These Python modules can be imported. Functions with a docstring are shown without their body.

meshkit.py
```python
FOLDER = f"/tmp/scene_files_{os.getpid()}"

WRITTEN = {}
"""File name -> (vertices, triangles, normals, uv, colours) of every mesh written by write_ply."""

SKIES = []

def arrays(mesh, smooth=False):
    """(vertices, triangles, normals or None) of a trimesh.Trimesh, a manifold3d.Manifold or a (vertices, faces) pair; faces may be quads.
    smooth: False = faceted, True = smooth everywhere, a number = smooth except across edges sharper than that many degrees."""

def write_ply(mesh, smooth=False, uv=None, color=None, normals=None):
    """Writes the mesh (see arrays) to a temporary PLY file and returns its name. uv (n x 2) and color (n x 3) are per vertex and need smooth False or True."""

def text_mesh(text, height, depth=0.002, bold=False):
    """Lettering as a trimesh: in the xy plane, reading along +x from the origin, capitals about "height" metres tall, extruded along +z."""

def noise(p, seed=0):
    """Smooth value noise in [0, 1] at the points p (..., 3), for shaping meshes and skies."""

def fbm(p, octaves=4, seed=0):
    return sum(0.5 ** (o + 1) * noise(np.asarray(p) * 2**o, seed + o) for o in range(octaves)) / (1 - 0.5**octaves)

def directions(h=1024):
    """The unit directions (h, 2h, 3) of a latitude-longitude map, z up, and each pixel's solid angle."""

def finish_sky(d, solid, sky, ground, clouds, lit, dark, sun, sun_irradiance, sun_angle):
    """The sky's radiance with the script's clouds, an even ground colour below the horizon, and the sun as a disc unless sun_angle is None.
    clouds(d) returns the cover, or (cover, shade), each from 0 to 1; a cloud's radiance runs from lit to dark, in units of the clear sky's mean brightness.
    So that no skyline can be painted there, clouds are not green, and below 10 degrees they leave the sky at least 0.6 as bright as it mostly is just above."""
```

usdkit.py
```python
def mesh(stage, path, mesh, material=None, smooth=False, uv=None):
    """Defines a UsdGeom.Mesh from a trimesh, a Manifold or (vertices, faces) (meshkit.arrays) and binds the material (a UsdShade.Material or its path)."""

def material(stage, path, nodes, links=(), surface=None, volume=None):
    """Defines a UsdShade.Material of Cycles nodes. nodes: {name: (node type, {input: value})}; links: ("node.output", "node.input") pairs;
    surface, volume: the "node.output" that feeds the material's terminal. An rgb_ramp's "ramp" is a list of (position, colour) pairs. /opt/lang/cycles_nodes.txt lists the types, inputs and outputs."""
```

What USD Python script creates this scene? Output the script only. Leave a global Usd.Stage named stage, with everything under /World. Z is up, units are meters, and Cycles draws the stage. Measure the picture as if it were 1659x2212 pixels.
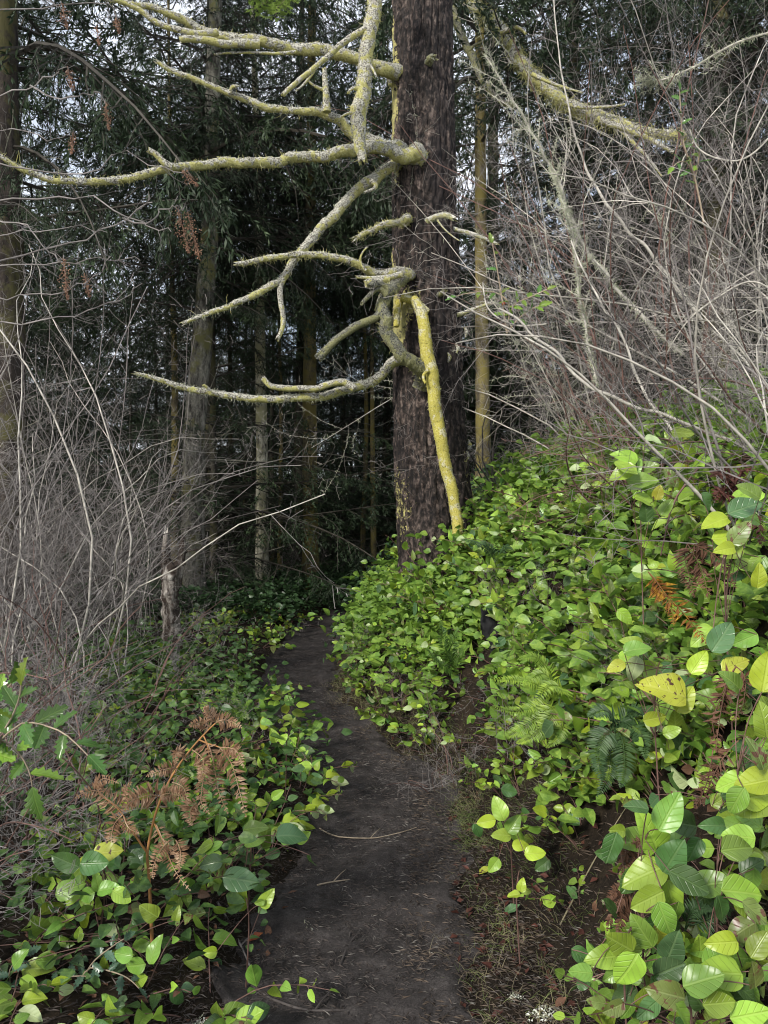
import math
import numpy as np
import usdkit, meshkit
from scipy.interpolate import PchipInterpolator, CubicSpline
from pxr import Usd, UsdGeom, UsdLux, UsdShade, Sdf, Gf, Vt

# ------------------------------------------------------------------ camera, sky, sun
stage = Usd.Stage.CreateInMemory()
UsdGeom.SetStageUpAxis(stage, UsdGeom.Tokens.z)
UsdGeom.SetStageMetersPerUnit(stage, 1.0)
stage.SetDefaultPrim(UsdGeom.Xform.Define(stage, '/World').GetPrim())
UsdGeom.Scope.Define(stage, '/World/Looks')
EYE = 1.6
cam = UsdGeom.Camera.Define(stage, '/World/camera')
cam.AddTranslateOp().Set(Gf.Vec3d(0, 0, EYE))
cam.AddRotateXOp().Set(90.0)
cam.CreateHorizontalApertureAttr(36.0); cam.CreateVerticalApertureAttr(48.0)
cam.CreateFocalLengthAttr(36.0)
cam.CreateClippingRangeAttr(Gf.Vec2f(0.05, 500))
cam.CreateExposureAttr(1.6)

SUN = np.array([-0.50, -0.70, 0.50]); SUN /= np.linalg.norm(SUN)
sun = UsdLux.DistantLight.Define(stage, '/World/sun')
sun.CreateIntensityAttr(0.40); sun.CreateAngleAttr(10.0); sun.CreateNormalizeAttr(True)
sun.CreateColorAttr(Gf.Vec3f(1.0, 0.95, 0.87))
_el = math.degrees(math.asin(SUN[2])); _az = math.degrees(math.atan2(SUN[0], SUN[1]))
sun.AddRotateZOp().Set(-_az); sun.AddRotateXOp().Set(_el - 90.0 + 0.0)
sun.GetPrim().GetAttribute('xformOp:rotateX').Set(-(90.0 - _el))

usdkit.material(stage, '/World/Looks/sky_look', {
    's': ('sky_texture', {'sky_type': 'single_scattering', 'sun_disc': False, 'sun_elevation': math.asin(SUN[2]), 'sun_rotation': math.atan2(SUN[0], SUN[1])}),
    't': ('texture_coordinate', {}),
    'n': ('noise_texture', {'scale': 3.2, 'detail': 5.0, 'roughness': 0.55}),
    'r': ('rgb_ramp', {'ramp': [(0.0, (0.25,) * 3), (0.42, (0.45,) * 3), (0.62, (0.95,) * 3), (1.0, (1,) * 3)]}),
    'm': ('mix', {'mix_type': 'mix', 'color2': (8.0, 8.4, 9.0)}),
    'b': ('background_shader', {'strength': 0.055})},
    [('t.generated', 'n.vector'), ('n.fac', 'r.fac'), ('r.color', 'm.fac'), ('s.color', 'm.color1'), ('m.color', 'b.color')], surface='b.background')
dome = UsdLux.DomeLight.Define(stage, '/World/sky')
UsdShade.MaterialBindingAPI.Apply(dome.GetPrim()).Bind(UsdShade.Material.Get(stage, '/World/Looks/sky_look'))

# ------------------------------------------------------------------ helpers
rng = np.random.default_rng(11)
F = 1659.0


def P(x, y, d):
    """A point at distance d along the view, from where it stands in the photograph (1659 x 2212)."""
    return np.array([(x - 829.5) / F * d, d, EYE - (y - 1106) / F * d])


def sstep(a, b, x):
    t = np.clip((np.asarray(x, float) - a) / (b - a), 0, 1)
    return t * t * (3 - 2 * t)


def unit(v):
    return v / (np.linalg.norm(v, axis=-1, keepdims=True) + 1e-12)


_taken = {}


def numbered(path):
    n = _taken.get(path, -1) + 1
    _taken[path] = n
    return path if n == 0 else f'{path}_{n:03d}'


def tag(prim, label=None, cat=None, group=None, kind=None):
    prim = prim.GetPrim() if hasattr(prim, 'GetPrim') else prim
    for k, v in (('label', label), ('category', cat), ('group', group), ('kind', kind)):
        if v:
            prim.SetCustomDataByKey(k, v)
    return prim


def thing(name, label, cat, loc=(0, 0, 0), group=None, rot=None, scale=None, kind=None):
    x = UsdGeom.Xform.Define(stage, numbered('/World/' + name))
    x.AddTranslateOp().Set(Gf.Vec3d(*map(float, loc)))
    if rot is not None:
        x.AddRotateXYZOp().Set(Gf.Vec3f(*map(float, rot)))
    if scale is not None:
        x.AddScaleOp().Set(Gf.Vec3f(*map(float, np.broadcast_to(scale, 3))))
    return tag(x, label, cat, group, kind)


def model(name):
    """A class prim: the pattern that copies of a thing refer to."""
    return stage.CreateClassPrim(numbered('/World/' + name + '_model'))


def copy(m, name, label, cat, loc, rot, scale, group):
    t = thing(name, label, cat, loc, group, rot, scale)
    t.GetReferences().AddInternalReference(m.GetPath())
    if name not in ('forest_conifer', 'young_conifer'):      # their crowns are the instances
        t.SetInstanceable(True)
    return t


def part(parent, name, vf, mat, smooth=True, uv=None, prim=None, origin=(0, 0, 0), kind=None, label=None):
    path = numbered(str(parent.GetPath()) + '/' + name)
    v, f = vf
    m = usdkit.mesh(stage, path, (np.asarray(v, float) - np.asarray(origin, float), f), M[mat], smooth, uv)
    for k, a in (prim or {}).items():
        UsdGeom.PrimvarsAPI(m).CreatePrimvar(k, Sdf.ValueTypeNames.FloatArray, 'vertex').Set(Vt.FloatArray.FromNumpy(np.asarray(a, np.float32)))
    tag(m, label, kind=kind)
    return m.GetPrim()


WORLD = stage.GetPrimAtPath('/World')


def join(parts):
    vs, fs, n = [], [], 0
    for v, f in parts:
        vs.append(v); fs.append(np.asarray(f) + n); n += len(v)
    return np.vstack(vs), np.vstack(fs)


def tubes(pts, rad, sides=3):
    """(N, K, 3) centre lines and (N, K) radii as closed-enough tubes; returns vertices, triangles."""
    pts = np.asarray(pts, float); N, K, _ = pts.shape
    t = unit(np.gradient(pts, axis=1))
    ref = np.where(np.abs(unit(pts[:, -1] - pts[:, 0])[:, None, 2:]) < 0.8, [0, 0, 1.0], [1.0, 0.13, 0])
    a = unit(np.cross(t, ref)); b = np.cross(t, a)
    ang = np.arange(sides) * 2 * np.pi / sides
    v = pts[:, :, None] + rad[:, :, None, None] * (np.cos(ang)[None, None, :, None] * a[:, :, None] + np.sin(ang)[None, None, :, None] * b[:, :, None])
    i, j = np.meshgrid(np.arange(K - 1), np.arange(sides), indexing='ij')
    q = np.stack([i * sides + j, i * sides + (j + 1) % sides, (i + 1) * sides + (j + 1) % sides, (i + 1) * sides + j], -1).reshape(-1, 4)
    f = np.vstack([q[:, [0, 1, 2]], q[:, [0, 2, 3]]])
    f = (f[None] + (np.arange(N) * K * sides)[:, None, None]).reshape(-1, 3)
    return v.reshape(-1, 3), f


def limb(points, radii, sides=14, step=0.02, rough=0.12, seed=0, freq=14.0, cap=True, jag=0.0, wander=.5):
    """One rough wooden limb through the given points (metres), as one closed mesh with a broken end."""
    p = np.asarray(points, float); r = np.asarray(radii, float)
    s = np.concatenate([[0], np.cumsum(np.linalg.norm(np.diff(p, axis=0), axis=1))])
    n = max(4, int(s[-1] / step))
    u = np.linspace(0, s[-1], n)
    c = PchipInterpolator(s, p, axis=0)(u) if len(p) > 2 else np.stack([np.interp(u, s, p[:, k]) for k in range(3)], 1)
    rr = np.interp(u, s, r)
    w = rr[:, None] * wander
    c = c + (np.stack([meshkit.noise(np.stack([u * 7, u * 0 + 5 * k, u * 0], 1), seed + k) for k in range(3)], 1) - 0.5) * w
    v, f = tubes(c[None], rr[None], sides)
    v = v.reshape(n, sides, 3); d = v - c[:, None]
    h = meshkit.fbm(v * freq, 3, seed) - 0.5 + 0.5 * (meshkit.noise(v * freq * 4, seed + 9) - 0.5)
    v = c[:, None] + d * (1 + rough * 3.0 * h)[..., None]
    if jag:
        tdir = unit(c[-1] - c[-3])
        v[-1] += tdir * (np.random.default_rng(seed).random((sides, 1)) - 0.3) * jag
    v = v.reshape(-1, 3)
    if cap:
        k = len(v); e = np.arange(sides)
        v = np.vstack([v, c[0], c[-1]])
        f = np.vstack([f, np.stack([np.full(sides, k), (e + 1) % sides, e], 1), np.stack([np.full(sides, k + 1), (n - 1) * sides + e, (n - 1) * sides + (e + 1) % sides], 1)])
    return v, f


def grow(g, pts, rad, m, tmin, tmax, angle, length, K, bend, rs, up=0.0, kink=0.05, side=None, taper=0.25):
    """m children on every branch of pts: their centre lines (N*m, K, 3) and radii."""
    N, K0, _ = pts.shape
    t = g.uniform(tmin, tmax, (N, m)) if side is None else np.linspace(tmin, tmax, m)[None] + g.uniform(-.02, .02, (N, m))
    x = np.clip(t * (K0 - 1), 0, K0 - 1.001); i = x.astype(int); w = (x - i)[..., None]
    n = np.arange(N)[:, None]
    p0 = pts[n, i] * (1 - w) + pts[n, i + 1] * w
    r0 = rad[n, i] * (1 - w[..., 0]) + rad[n, i + 1] * w[..., 0]
    tan = unit(pts[n, i + 1] - pts[n, i])
    L0 = np.linalg.norm(np.diff(pts, axis=1), axis=2).sum(1)[:, None]
    if side is None:
        q = unit(np.cross(tan, unit(g.normal(size=(N, m, 3)))))
    else:
        q = unit(np.cross(tan, np.broadcast_to([0, 0, 1.0], tan.shape))) * np.where(np.arange(m) % 2, 1, -1)[None, :, None] + g.normal(size=(N, m, 3)) * side
        q = unit(q - (q * tan).sum(-1, keepdims=True) * tan)
    an = np.radians(angle) * g.uniform(.7, 1.3, (N, m, 1))
    d = unit(tan * np.cos(an) + q * np.sin(an) + np.array([0, 0, up]))
    L = L0 * length * g.uniform(.45, 1.25, (N, m)) * (1.15 - .65 * t)
    d, p0, r0, L = d.reshape(-1, 3), p0.reshape(-1, 3), r0.reshape(-1), L.reshape(-1)
    return run(g, p0, d, L, K, bend, np.minimum(r0 * rs[0], rs[1]), kink, taper)


def run(g, p0, d, L, K, bend, r0, kink=0.05, taper=0.25, curl=.35):
    """Centre lines that leave p0 along d, turning by the vector bend over their length, with kinks."""
    n = len(p0); out = [np.asarray(p0, float)]; d = d.copy(); bend = np.asarray(bend) + g.normal(size=(n, 3)) * curl
    for k in range(K - 1):
        d = unit(d + bend / (K - 1) + g.normal(size=(n, 3)) * kink)
        out.append(out[-1] + d * (L / (K - 1))[:, None])
    return np.stack(out, 1), np.asarray(r0)[:, None] * np.linspace(1, taper, K)[None]


def blades(base, d, nrm, L, W, lift=0.0):
    """Diamond-shaped small blades (2 triangles each)."""
    d = unit(d); s = unit(np.cross(d, nrm)); n = np.cross(s, d)
    L = np.broadcast_to(L, len(base))[:, None]; W = np.broadcast_to(W, len(base))[:, None]
    a, c = base, base + d * L
    mid = base + d * L * 0.42 + n * L * lift
    v = np.stack([a, mid + s * W / 2, c, mid - s * W / 2], 1).reshape(-1, 3)
    k = np.arange(len(base))[:, None] * 4
    return v, np.vstack([k + [0, 1, 2], k + [0, 2, 3]])


def frame(d, up):
    d = unit(np.asarray(d, float)); s = unit(np.cross(d, np.asarray(up, float))); return d, s, np.cross(s, d)


# ------------------------------------------------------------------ materials
M = {}


def looks(name, nodes, links, surface='p.BSDF'):
    M[name] = usdkit.material(stage, '/World/Looks/' + name, nodes, links, surface)


def bark(name, cols, scale=9.0, stretch=(1, 1, .3), rough=.85, bump=.6, dist=.02, moss=None, mossamt=.5, mosscale=2.0, fine=55.0):
    n = {'g': ('geometry', {}), 'map': ('mapping', {'scale': stretch}), 'n': ('noise_texture', {'scale': scale, 'detail': 6.0, 'roughness': .65, 'distortion': .6}),
         'f': ('noise_texture', {'scale': fine, 'detail': 3.0}), 'r': ('rgb_ramp', {'ramp': cols}), 'fm': ('mix', {'mix_type': 'overlay', 'fac': .55}),
         'fr': ('rgb_ramp', {'ramp': [(.3, (.25,) * 3), (.7, (.8,) * 3)]}),
         'b': ('bump', {'strength': bump, 'distance': dist}), 'p': ('principled_bsdf', {'roughness': rough, 'specular_ior_level': .25})}
    l = [('g.position', 'map.vector'), ('map.vector', 'n.vector'), ('g.position', 'f.vector'), ('n.fac', 'r.fac'), ('r.color', 'fm.color1'), ('f.fac', 'fr.fac'), ('fr.color', 'fm.color2'),
         ('n.fac', 'b.height'), ('b.normal', 'p.normal')]
    if moss:
        n |= {'m': ('noise_texture', {'scale': mosscale, 'detail': 5.0, 'roughness': .7}), 'mr': ('rgb_ramp', {'ramp': [(max(0., .62 - mossamt * .4), (0,) * 3), (min(1., .72 - mossamt * .4), (1,) * 3)]}),
              'mm': ('mix', {'mix_type': 'mix', 'color2': moss})}
        l += [('g.position', 'm.vector'), ('m.fac', 'mr.fac'), ('mr.color', 'mm.fac'), ('fm.color', 'mm.color1'), ('mm.color', 'p.base_color')]
    else:
        l += [('fm.color', 'p.base_color')]
    looks(name, n, l)


# big trunk: dark purple-brown scaly bark, lichen where the mesh says so
looks('fir_bark', {
    'g': ('geometry', {}), 'map': ('mapping', {'scale': (1, 1, .75)}),
    'n': ('noise_texture', {'scale': 24.0, 'detail': 7.0, 'roughness': .68, 'distortion': .5}),
    'r': ('rgb_ramp', {'ramp': [(.34, (.006, .005, .005)), (.44, (.022, .017, .015)), (.54, (.088, .070, .060)), (.68, (.22, .188, .165))]}),
    'ck': ('noise_texture', {'scale': 10.0, 'detail': 5.0, 'roughness': .6, 'distortion': 1.2}), 'ckr': ('rgb_ramp', {'ramp': [(.40, (1,) * 3), (.475, (.10,) * 3), (.52, (.18,) * 3), (.60, (1,) * 3)]}), 'mk': ('mix', {'mix_type': 'multiply', 'fac': .85}), 'cm': ('mapping', {'scale': (1, 1, .22)}),
    'big': ('noise_texture', {'scale': 2.2, 'detail': 3.0}), 'bigr': ('rgb_ramp', {'ramp': [(.35, (.55, .5, .5)), (.65, (1.15, 1.08, 1.05))]}),
    'mul': ('mix', {'mix_type': 'multiply', 'fac': 1.0}),
    'a': ('attribute', {'attribute': 'lichen'}), 'w': ('attribute', {'attribute': 'wet'}),
    'wm': ('mix', {'mix_type': 'mix', 'color2': (.016, .012, .012)}),
    'ln': ('noise_texture', {'scale': 26.0, 'detail': 6.0, 'roughness': .75}), 'sum': ('math', {'math_type': 'multiply_add', 'value2': 2.2, 'value3': -1.25}), 'add': ('math', {'math_type': 'add'}),
    'lr': ('rgb_ramp', {'ramp': [(.42, (0,) * 3), (.56, (1,) * 3)]}),
    'lc': ('rgb_ramp', {'ramp': [(.35, (.16, .15, .09)), (.5, (.30, .28, .11)), (.65, (.38, .34, .13))]}),
    'lm': ('mix', {'mix_type': 'mix'}),
    'ff': ('noise_texture', {'scale': 70.0, 'detail': 4.0}), 'h': ('math', {'math_type': 'multiply_add', 'value2': .35}),
    'b': ('bump', {'strength': .8, 'distance': .02}), 'p': ('principled_bsdf', {'roughness': .8, 'specular_ior_level': .3})},
    [('g.position', 'map.vector'), ('map.vector', 'n.vector'), ('n.fac', 'r.fac'), ('g.position', 'big.vector'), ('big.fac', 'bigr.fac'), ('g.position', 'cm.vector'), ('cm.vector', 'ck.vector'), ('ck.fac', 'ckr.fac'), ('r.color', 'mk.color1'), ('ckr.color', 'mk.color2'), ('mk.color', 'mul.color1'), ('bigr.color', 'mul.color2'),
     ('mul.color', 'wm.color1'), ('w.fac', 'wm.fac'), ('g.position', 'ln.vector'), ('ln.fac', 'sum.value1'), ('sum.value', 'add.value1'), ('a.fac', 'add.value2'), ('add.value', 'lr.fac'),
     ('ln.fac', 'lc.fac'), ('wm.color', 'lm.color1'), ('lc.color', 'lm.color2'), ('lr.color', 'lm.fac'), ('lm.color', 'p.base_color'),
     ('g.position', 'ff.vector'), ('ff.fac', 'h.value1'), ('n.fac', 'h.value3'), ('h.value', 'b.height'), ('b.normal', 'p.normal')])


def lichen_wood(name, dark, grey, pale, yellow, amount):
    """Dead wood crusted with grey and yellow-green lichen."""
    looks(name, {
        'g': ('geometry', {}), 'n': ('noise_texture', {'scale': 88.0, 'detail': 4.0, 'roughness': .65}), 'n2': ('noise_texture', {'scale': 13.0, 'detail': 4.0, 'roughness': .6}),
        'r': ('rgb_ramp', {'ramp': [(.36, dark), (.45, grey), (.60, pale)]}),
        'sep': ('separate_xyz', {}), 'k': ('math', {'math_type': 'multiply_add', 'value2': -.13}), 'yr': ('rgb_ramp', {'ramp': [(.53 - amount * .3, (0,) * 3), (.60 - amount * .3, (1,) * 3)]}),
        'v': ('rgb_ramp', {'ramp': [(.33, tuple(c * .25 for c in yellow)), (.41, tuple(c * .75 for c in yellow)), (.6, yellow), (.68, tuple(.5 * c + .25 for c in yellow))]}), 'm': ('mix', {'mix_type': 'mix'}),
        'b': ('bump', {'strength': .9, 'distance': .012}), 'p': ('principled_bsdf', {'roughness': .9, 'specular_ior_level': .15})},
        [('g.position', 'n.vector'), ('g.position', 'n2.vector'), ('n.fac', 'r.fac'), ('g.normal', 'sep.vector'), ('sep.z', 'k.value1'), ('n2.fac', 'k.value3'), ('k.value', 'yr.fac'),
         ('n.fac', 'v.fac'), ('r.color', 'm.color1'), ('v.color', 'm.color2'), ('yr.color', 'm.fac'), ('m.color', 'p.base_color'), ('n.fac', 'b.height'), ('b.normal', 'p.normal')])


lichen_wood('lichen_limb', (.026, .022, .019), (.19, .18, .15), (.52, .51, .44), (.40, .385, .15), .12)
lichen_wood('yellow_limb', (.05, .045, .03), (.38, .36, .2), (.50, .48, .34), (.43, .385, .09), .42)
lichen_wood('dark_limb', (.018, .016, .014), (.085, .085, .07), (.20, .20, .15), (.20, .20, .10), .2)
lichen_wood('pale_limb', (.07, .06, .055), (.36, .35, .31), (.62, .61, .53), (.42, .41, .20), .2)
bark('grey_bark', [(.34, (.025, .022, .018)), (.48, (.10, .095, .078)), (.64, (.22, .21, .17))], 16, moss=(.13, .125, .05), mossamt=.25, fine=40)
bark('pale_bark', [(.34, (.05, .046, .036)), (.48, (.28, .27, .20)), (.64, (.50, .48, .38))], 16, moss=(.27, .26, .15), mossamt=.35, fine=40)
bark('mossy_bark', [(.3, (.035, .028, .02)), (.5, (.10, .085, .05)), (.7, (.20, .165, .07))], 11, moss=(.15, .125, .038), mossamt=.40)
bark('brown_bark', [(.3, (.012, .01, .009)), (.5, (.04, .032, .027)), (.7, (.085, .07, .058))], 12, moss=(.075, .07, .028), mossamt=.3)
bark('far_bark', [(.3, (.018, .017, .014)), (.5, (.05, .046, .036)), (.7, (.095, .088, .066))], 10, moss=(.07, .068, .03), mossamt=.3)
bark('snag_wood', [(.3, (.015, .012, .01)), (.47, (.05, .037, .03)), (.55, (.28, .25, .22)), (.66, (.55, .52, .47))], 7, stretch=(1, 1, .25))
bark('charred', [(.3, (.006, .006, .007)), (.6, (.02, .02, .022))], 9)
bark('moss', [(.3, (.07, .07, .02)), (.5, (.20, .19, .07)), (.7, (.34, .33, .15))], 40, stretch=(1, 1, 1))


def twig(name, c, var=.5):
    looks(name, {'g': ('geometry', {}), 'n': ('noise_texture', {'scale': 5.0, 'detail': 5.0, 'roughness': .75}), 'r': ('rgb_ramp', {'ramp': [(.32, tuple(x * (1 - var) for x in c)), (.5, c), (.68, tuple(min(.75, x * (1 + var * 1.2)) for x in c))]}),
                 'p': ('principled_bsdf', {'roughness': .7, 'specular_ior_level': .3})}, [('g.position', 'n.vector'), ('n.fac', 'r.fac'), ('r.color', 'p.base_color')])


twig('twig_grey', (.165, .150, .142), .6); twig('twig_dark', (.055, .047, .044))
twig('bough_wood', (.045, .04, .032)); twig('twig_red', (.13, .075, .062)); twig('twig_pale', (.34, .32, .28), .6); twig('twig_tan', (.26, .21, .15))
twig('seed_brown', (.20, .115, .075)); twig('bracken_stem', (.30, .15, .055), .3); twig('lichen_tuft', (.36, .38, .27), .35); twig('lichen_yellow', (.36, .35, .15), .35)
twig('dead_twig', (.15, .145, .115)); twig('needle_tan', (.095, .072, .054)); twig('needle_grey', (.15, .14, .125)); twig('needle_brown', (.066, .054, .048)); twig('straw', (.19, .165, .10), .5); twig('white_bits', (.55, .56, .5), .3)


def foliage(name, c, hi, rough=.5, trans=.22, scale=1.3, spec=.35, var=None):
    """Thin leaf stuff without veins: colour runs from c to hi through the plant."""
    n = {'g': ('geometry', {}), 'n': ('noise_texture', {'scale': scale, 'detail': 6.0, 'roughness': .8}), 'r': ('rgb_ramp', {'ramp': [(.3, tuple(x * .6 for x in c)), (.48, c), (.66, hi)]}),
         'p': ('principled_bsdf', {'roughness': rough, 'specular_ior_level': spec}), 't': ('translucent_bsdf', {}), 'mx': ('mix_closure', {'fac': trans})}
    looks(name, n, [('g.position', 'n.vector'), ('n.fac', 'r.fac'), ('r.color', 'p.base_color'), ('r.color', 't.color'), ('p.BSDF', 'mx.closure1'), ('t.BSDF', 'mx.closure2')], 'mx.closure')


foliage('needles_dark', (.020, .036, .016), (.050, .080, .032), .6, .12)
foliage('needles_grey', (.026, .040, .024), (.062, .085, .050), .6, .12)
foliage('needles_far', (.035, .052, .032), (.085, .12, .07), .6, .15)
foliage('needles_fresh', (.22, .33, .06), (.40, .50, .12), .5, .3)
foliage('fern_green', (.075, .15, .022), (.20, .32, .045), .45, .3, 6)
foliage('fern_bright', (.15, .24, .03), (.34, .46, .05), .45, .3, 6)
foliage('fern_shade', (.035, .075, .025), (.08, .14, .045), .5, .2, 6)
foliage('fern_orange', (.16, .06, .012), (.46, .27, .025), .6, .25, 30)
foliage('fern_brown', (.085, .040, .022), (.17, .085, .05), .7, .15, 9)
foliage('fern_red', (.055, .018, .012), (.12, .04, .028), .7, .15, 9)
foliage('bracken_dry', (.36, .22, .13), (.62, .46, .32), .7, .25, 16)
foliage('grass_green', (.10, .14, .04), (.28, .30, .12), .6, .25, 5)
foliage('dry_leaf', (.12, .06, .035), (.24, .13, .08), .7, .15, 18)
foliage('red_leaf', (.24, .06, .025), (.36, .15, .04), .6, .2, 30)


def leaf_look(name, c, vein, rough=.36, trans=.24, spots=0.0, spot=(.08, .035, .02), spec=.5, tip=None):
    """Leathery leaf with a midrib and curved side veins from its own st coordinates."""
    dark = tuple(x * .62 for x in c)
    n = {'uv': ('attribute', {'attribute': 'st'}), 's': ('separate_xyz', {}), 'av': ('math', {'math_type': 'absolute'}),
         'mid': ('map_range', {'from_min': .035, 'from_max': .10, 'to_min': 1.0, 'to_max': 0.0, 'clamp': True}),
         'lv': ('math', {'math_type': 'multiply_add', 'value2': -.34}), 'ls': ('math', {'math_type': 'multiply', 'value2': 5.5}), 'lf': ('math', {'math_type': 'pingpong', 'value2': .5}),
         'lm': ('map_range', {'from_min': .02, 'from_max': .11, 'to_min': .75, 'to_max': 0.0, 'clamp': True}), 'vm': ('math', {'math_type': 'maximum'}),
         'oi': ('object_info', {}), 'g': ('geometry', {}), 'nz': ('noise_texture', {'scale': 7.0, 'detail': 3.0}), 'nr': ('rgb_ramp', {'ramp': [(.3, dark), (.5, c), (.7, tuple(min(.8, x * 1.3) for x in c))]}),
         'hs': ('hsv', {'saturation': 1.0}), 'hv': ('map_range', {'to_min': .70, 'to_max': 1.25}), 'hh': ('map_range', {'to_min': .485, 'to_max': .515}),
         'm': ('mix', {'mix_type': 'mix', 'color2': vein}), 'inv': ('math', {'math_type': 'multiply', 'value2': -1.0}),
         'b': ('bump', {'strength': .55, 'distance': .003}), 'p': ('principled_bsdf', {'roughness': rough, 'specular_ior_level': spec}), 't': ('translucent_bsdf', {}), 'mx': ('mix_closure', {'fac': trans}),
         'vf': ('math', {'math_type': 'multiply', 'value2': .30})}
    l = [('uv.vector', 's.vector'), ('s.y', 'av.value1'), ('av.value', 'mid.value'), ('av.value', 'lv.value1'), ('s.x', 'lv.value3'), ('lv.value', 'ls.value1'), ('ls.value', 'lf.value1'), ('lf.value', 'lm.value'),
         ('mid.result', 'vm.value1'), ('lm.result', 'vm.value2'), ('g.position', 'nz.vector'), ('nz.fac', 'nr.fac'), ('nr.color', 'hs.color'), ('oi.random', 'hv.value'), ('hv.result', 'hs.value'),
         ('oi.random', 'hh.value'), ('hh.result', 'hs.hue'), ('vm.value', 'vf.value1'), ('vf.value', 'm.fac'), ('hs.color', 'm.color1'), ('vm.value', 'inv.value1'), ('inv.value', 'b.height'), ('b.normal', 'p.normal'),
         ('p.BSDF', 'mx.closure1'), ('t.BSDF', 'mx.closure2')]
    last = 'm.color'
    if spots:
        n |= {'sn': ('noise_texture', {'scale': 55.0, 'detail': 3.0}), 'sr': ('rgb_ramp', {'ramp': [(.72 - spots * .2, (0,) * 3), (.76 - spots * .2, (1,) * 3)]}), 'sm': ('mix', {'mix_type': 'mix', 'color2': spot})}
        l += [('g.position', 'sn.vector'), ('sn.fac', 'sr.fac'), ('sr.color', 'sm.fac'), (last, 'sm.color1')]
        last = 'sm.color'
    l += [(last, 'p.base_color'), (last, 't.color')]
    looks(name, n, l, 'mx.closure')


leaf_look('salal_mid', (.15, .265, .040), (.28, .40, .09))
leaf_look('salal_bright', (.25, .38, .045), (.38, .50, .11), trans=.28)
leaf_look('salal_lime', (.33, .43, .035), (.46, .54, .10), trans=.3)
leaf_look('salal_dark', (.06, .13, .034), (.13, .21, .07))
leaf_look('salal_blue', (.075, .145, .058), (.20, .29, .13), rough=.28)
leaf_look('salal_pale', (.34, .42, .20), (.46, .52, .30), rough=.5)
leaf_look('salal_spotted', (.38, .40, .04), (.5, .5, .12), spots=.6, trans=.3)
leaf_look('salal_worn', (.15, .20, .05), (.28, .33, .12), spots=.75, spot=(.12, .06, .035))
leaf_look('salal_brown', (.11, .055, .03), (.16, .09, .05), rough=.6, spots=.4)
leaf_look('holly_leaf', (.07, .155, .03), (.16, .25, .06), rough=.22)
leaf_look('holly_bright', (.15, .24, .03), (.27, .36, .07), rough=.22)
leaf_look('grape_leaf', (.06, .12, .075), (.16, .24, .13), rough=.3)

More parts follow.
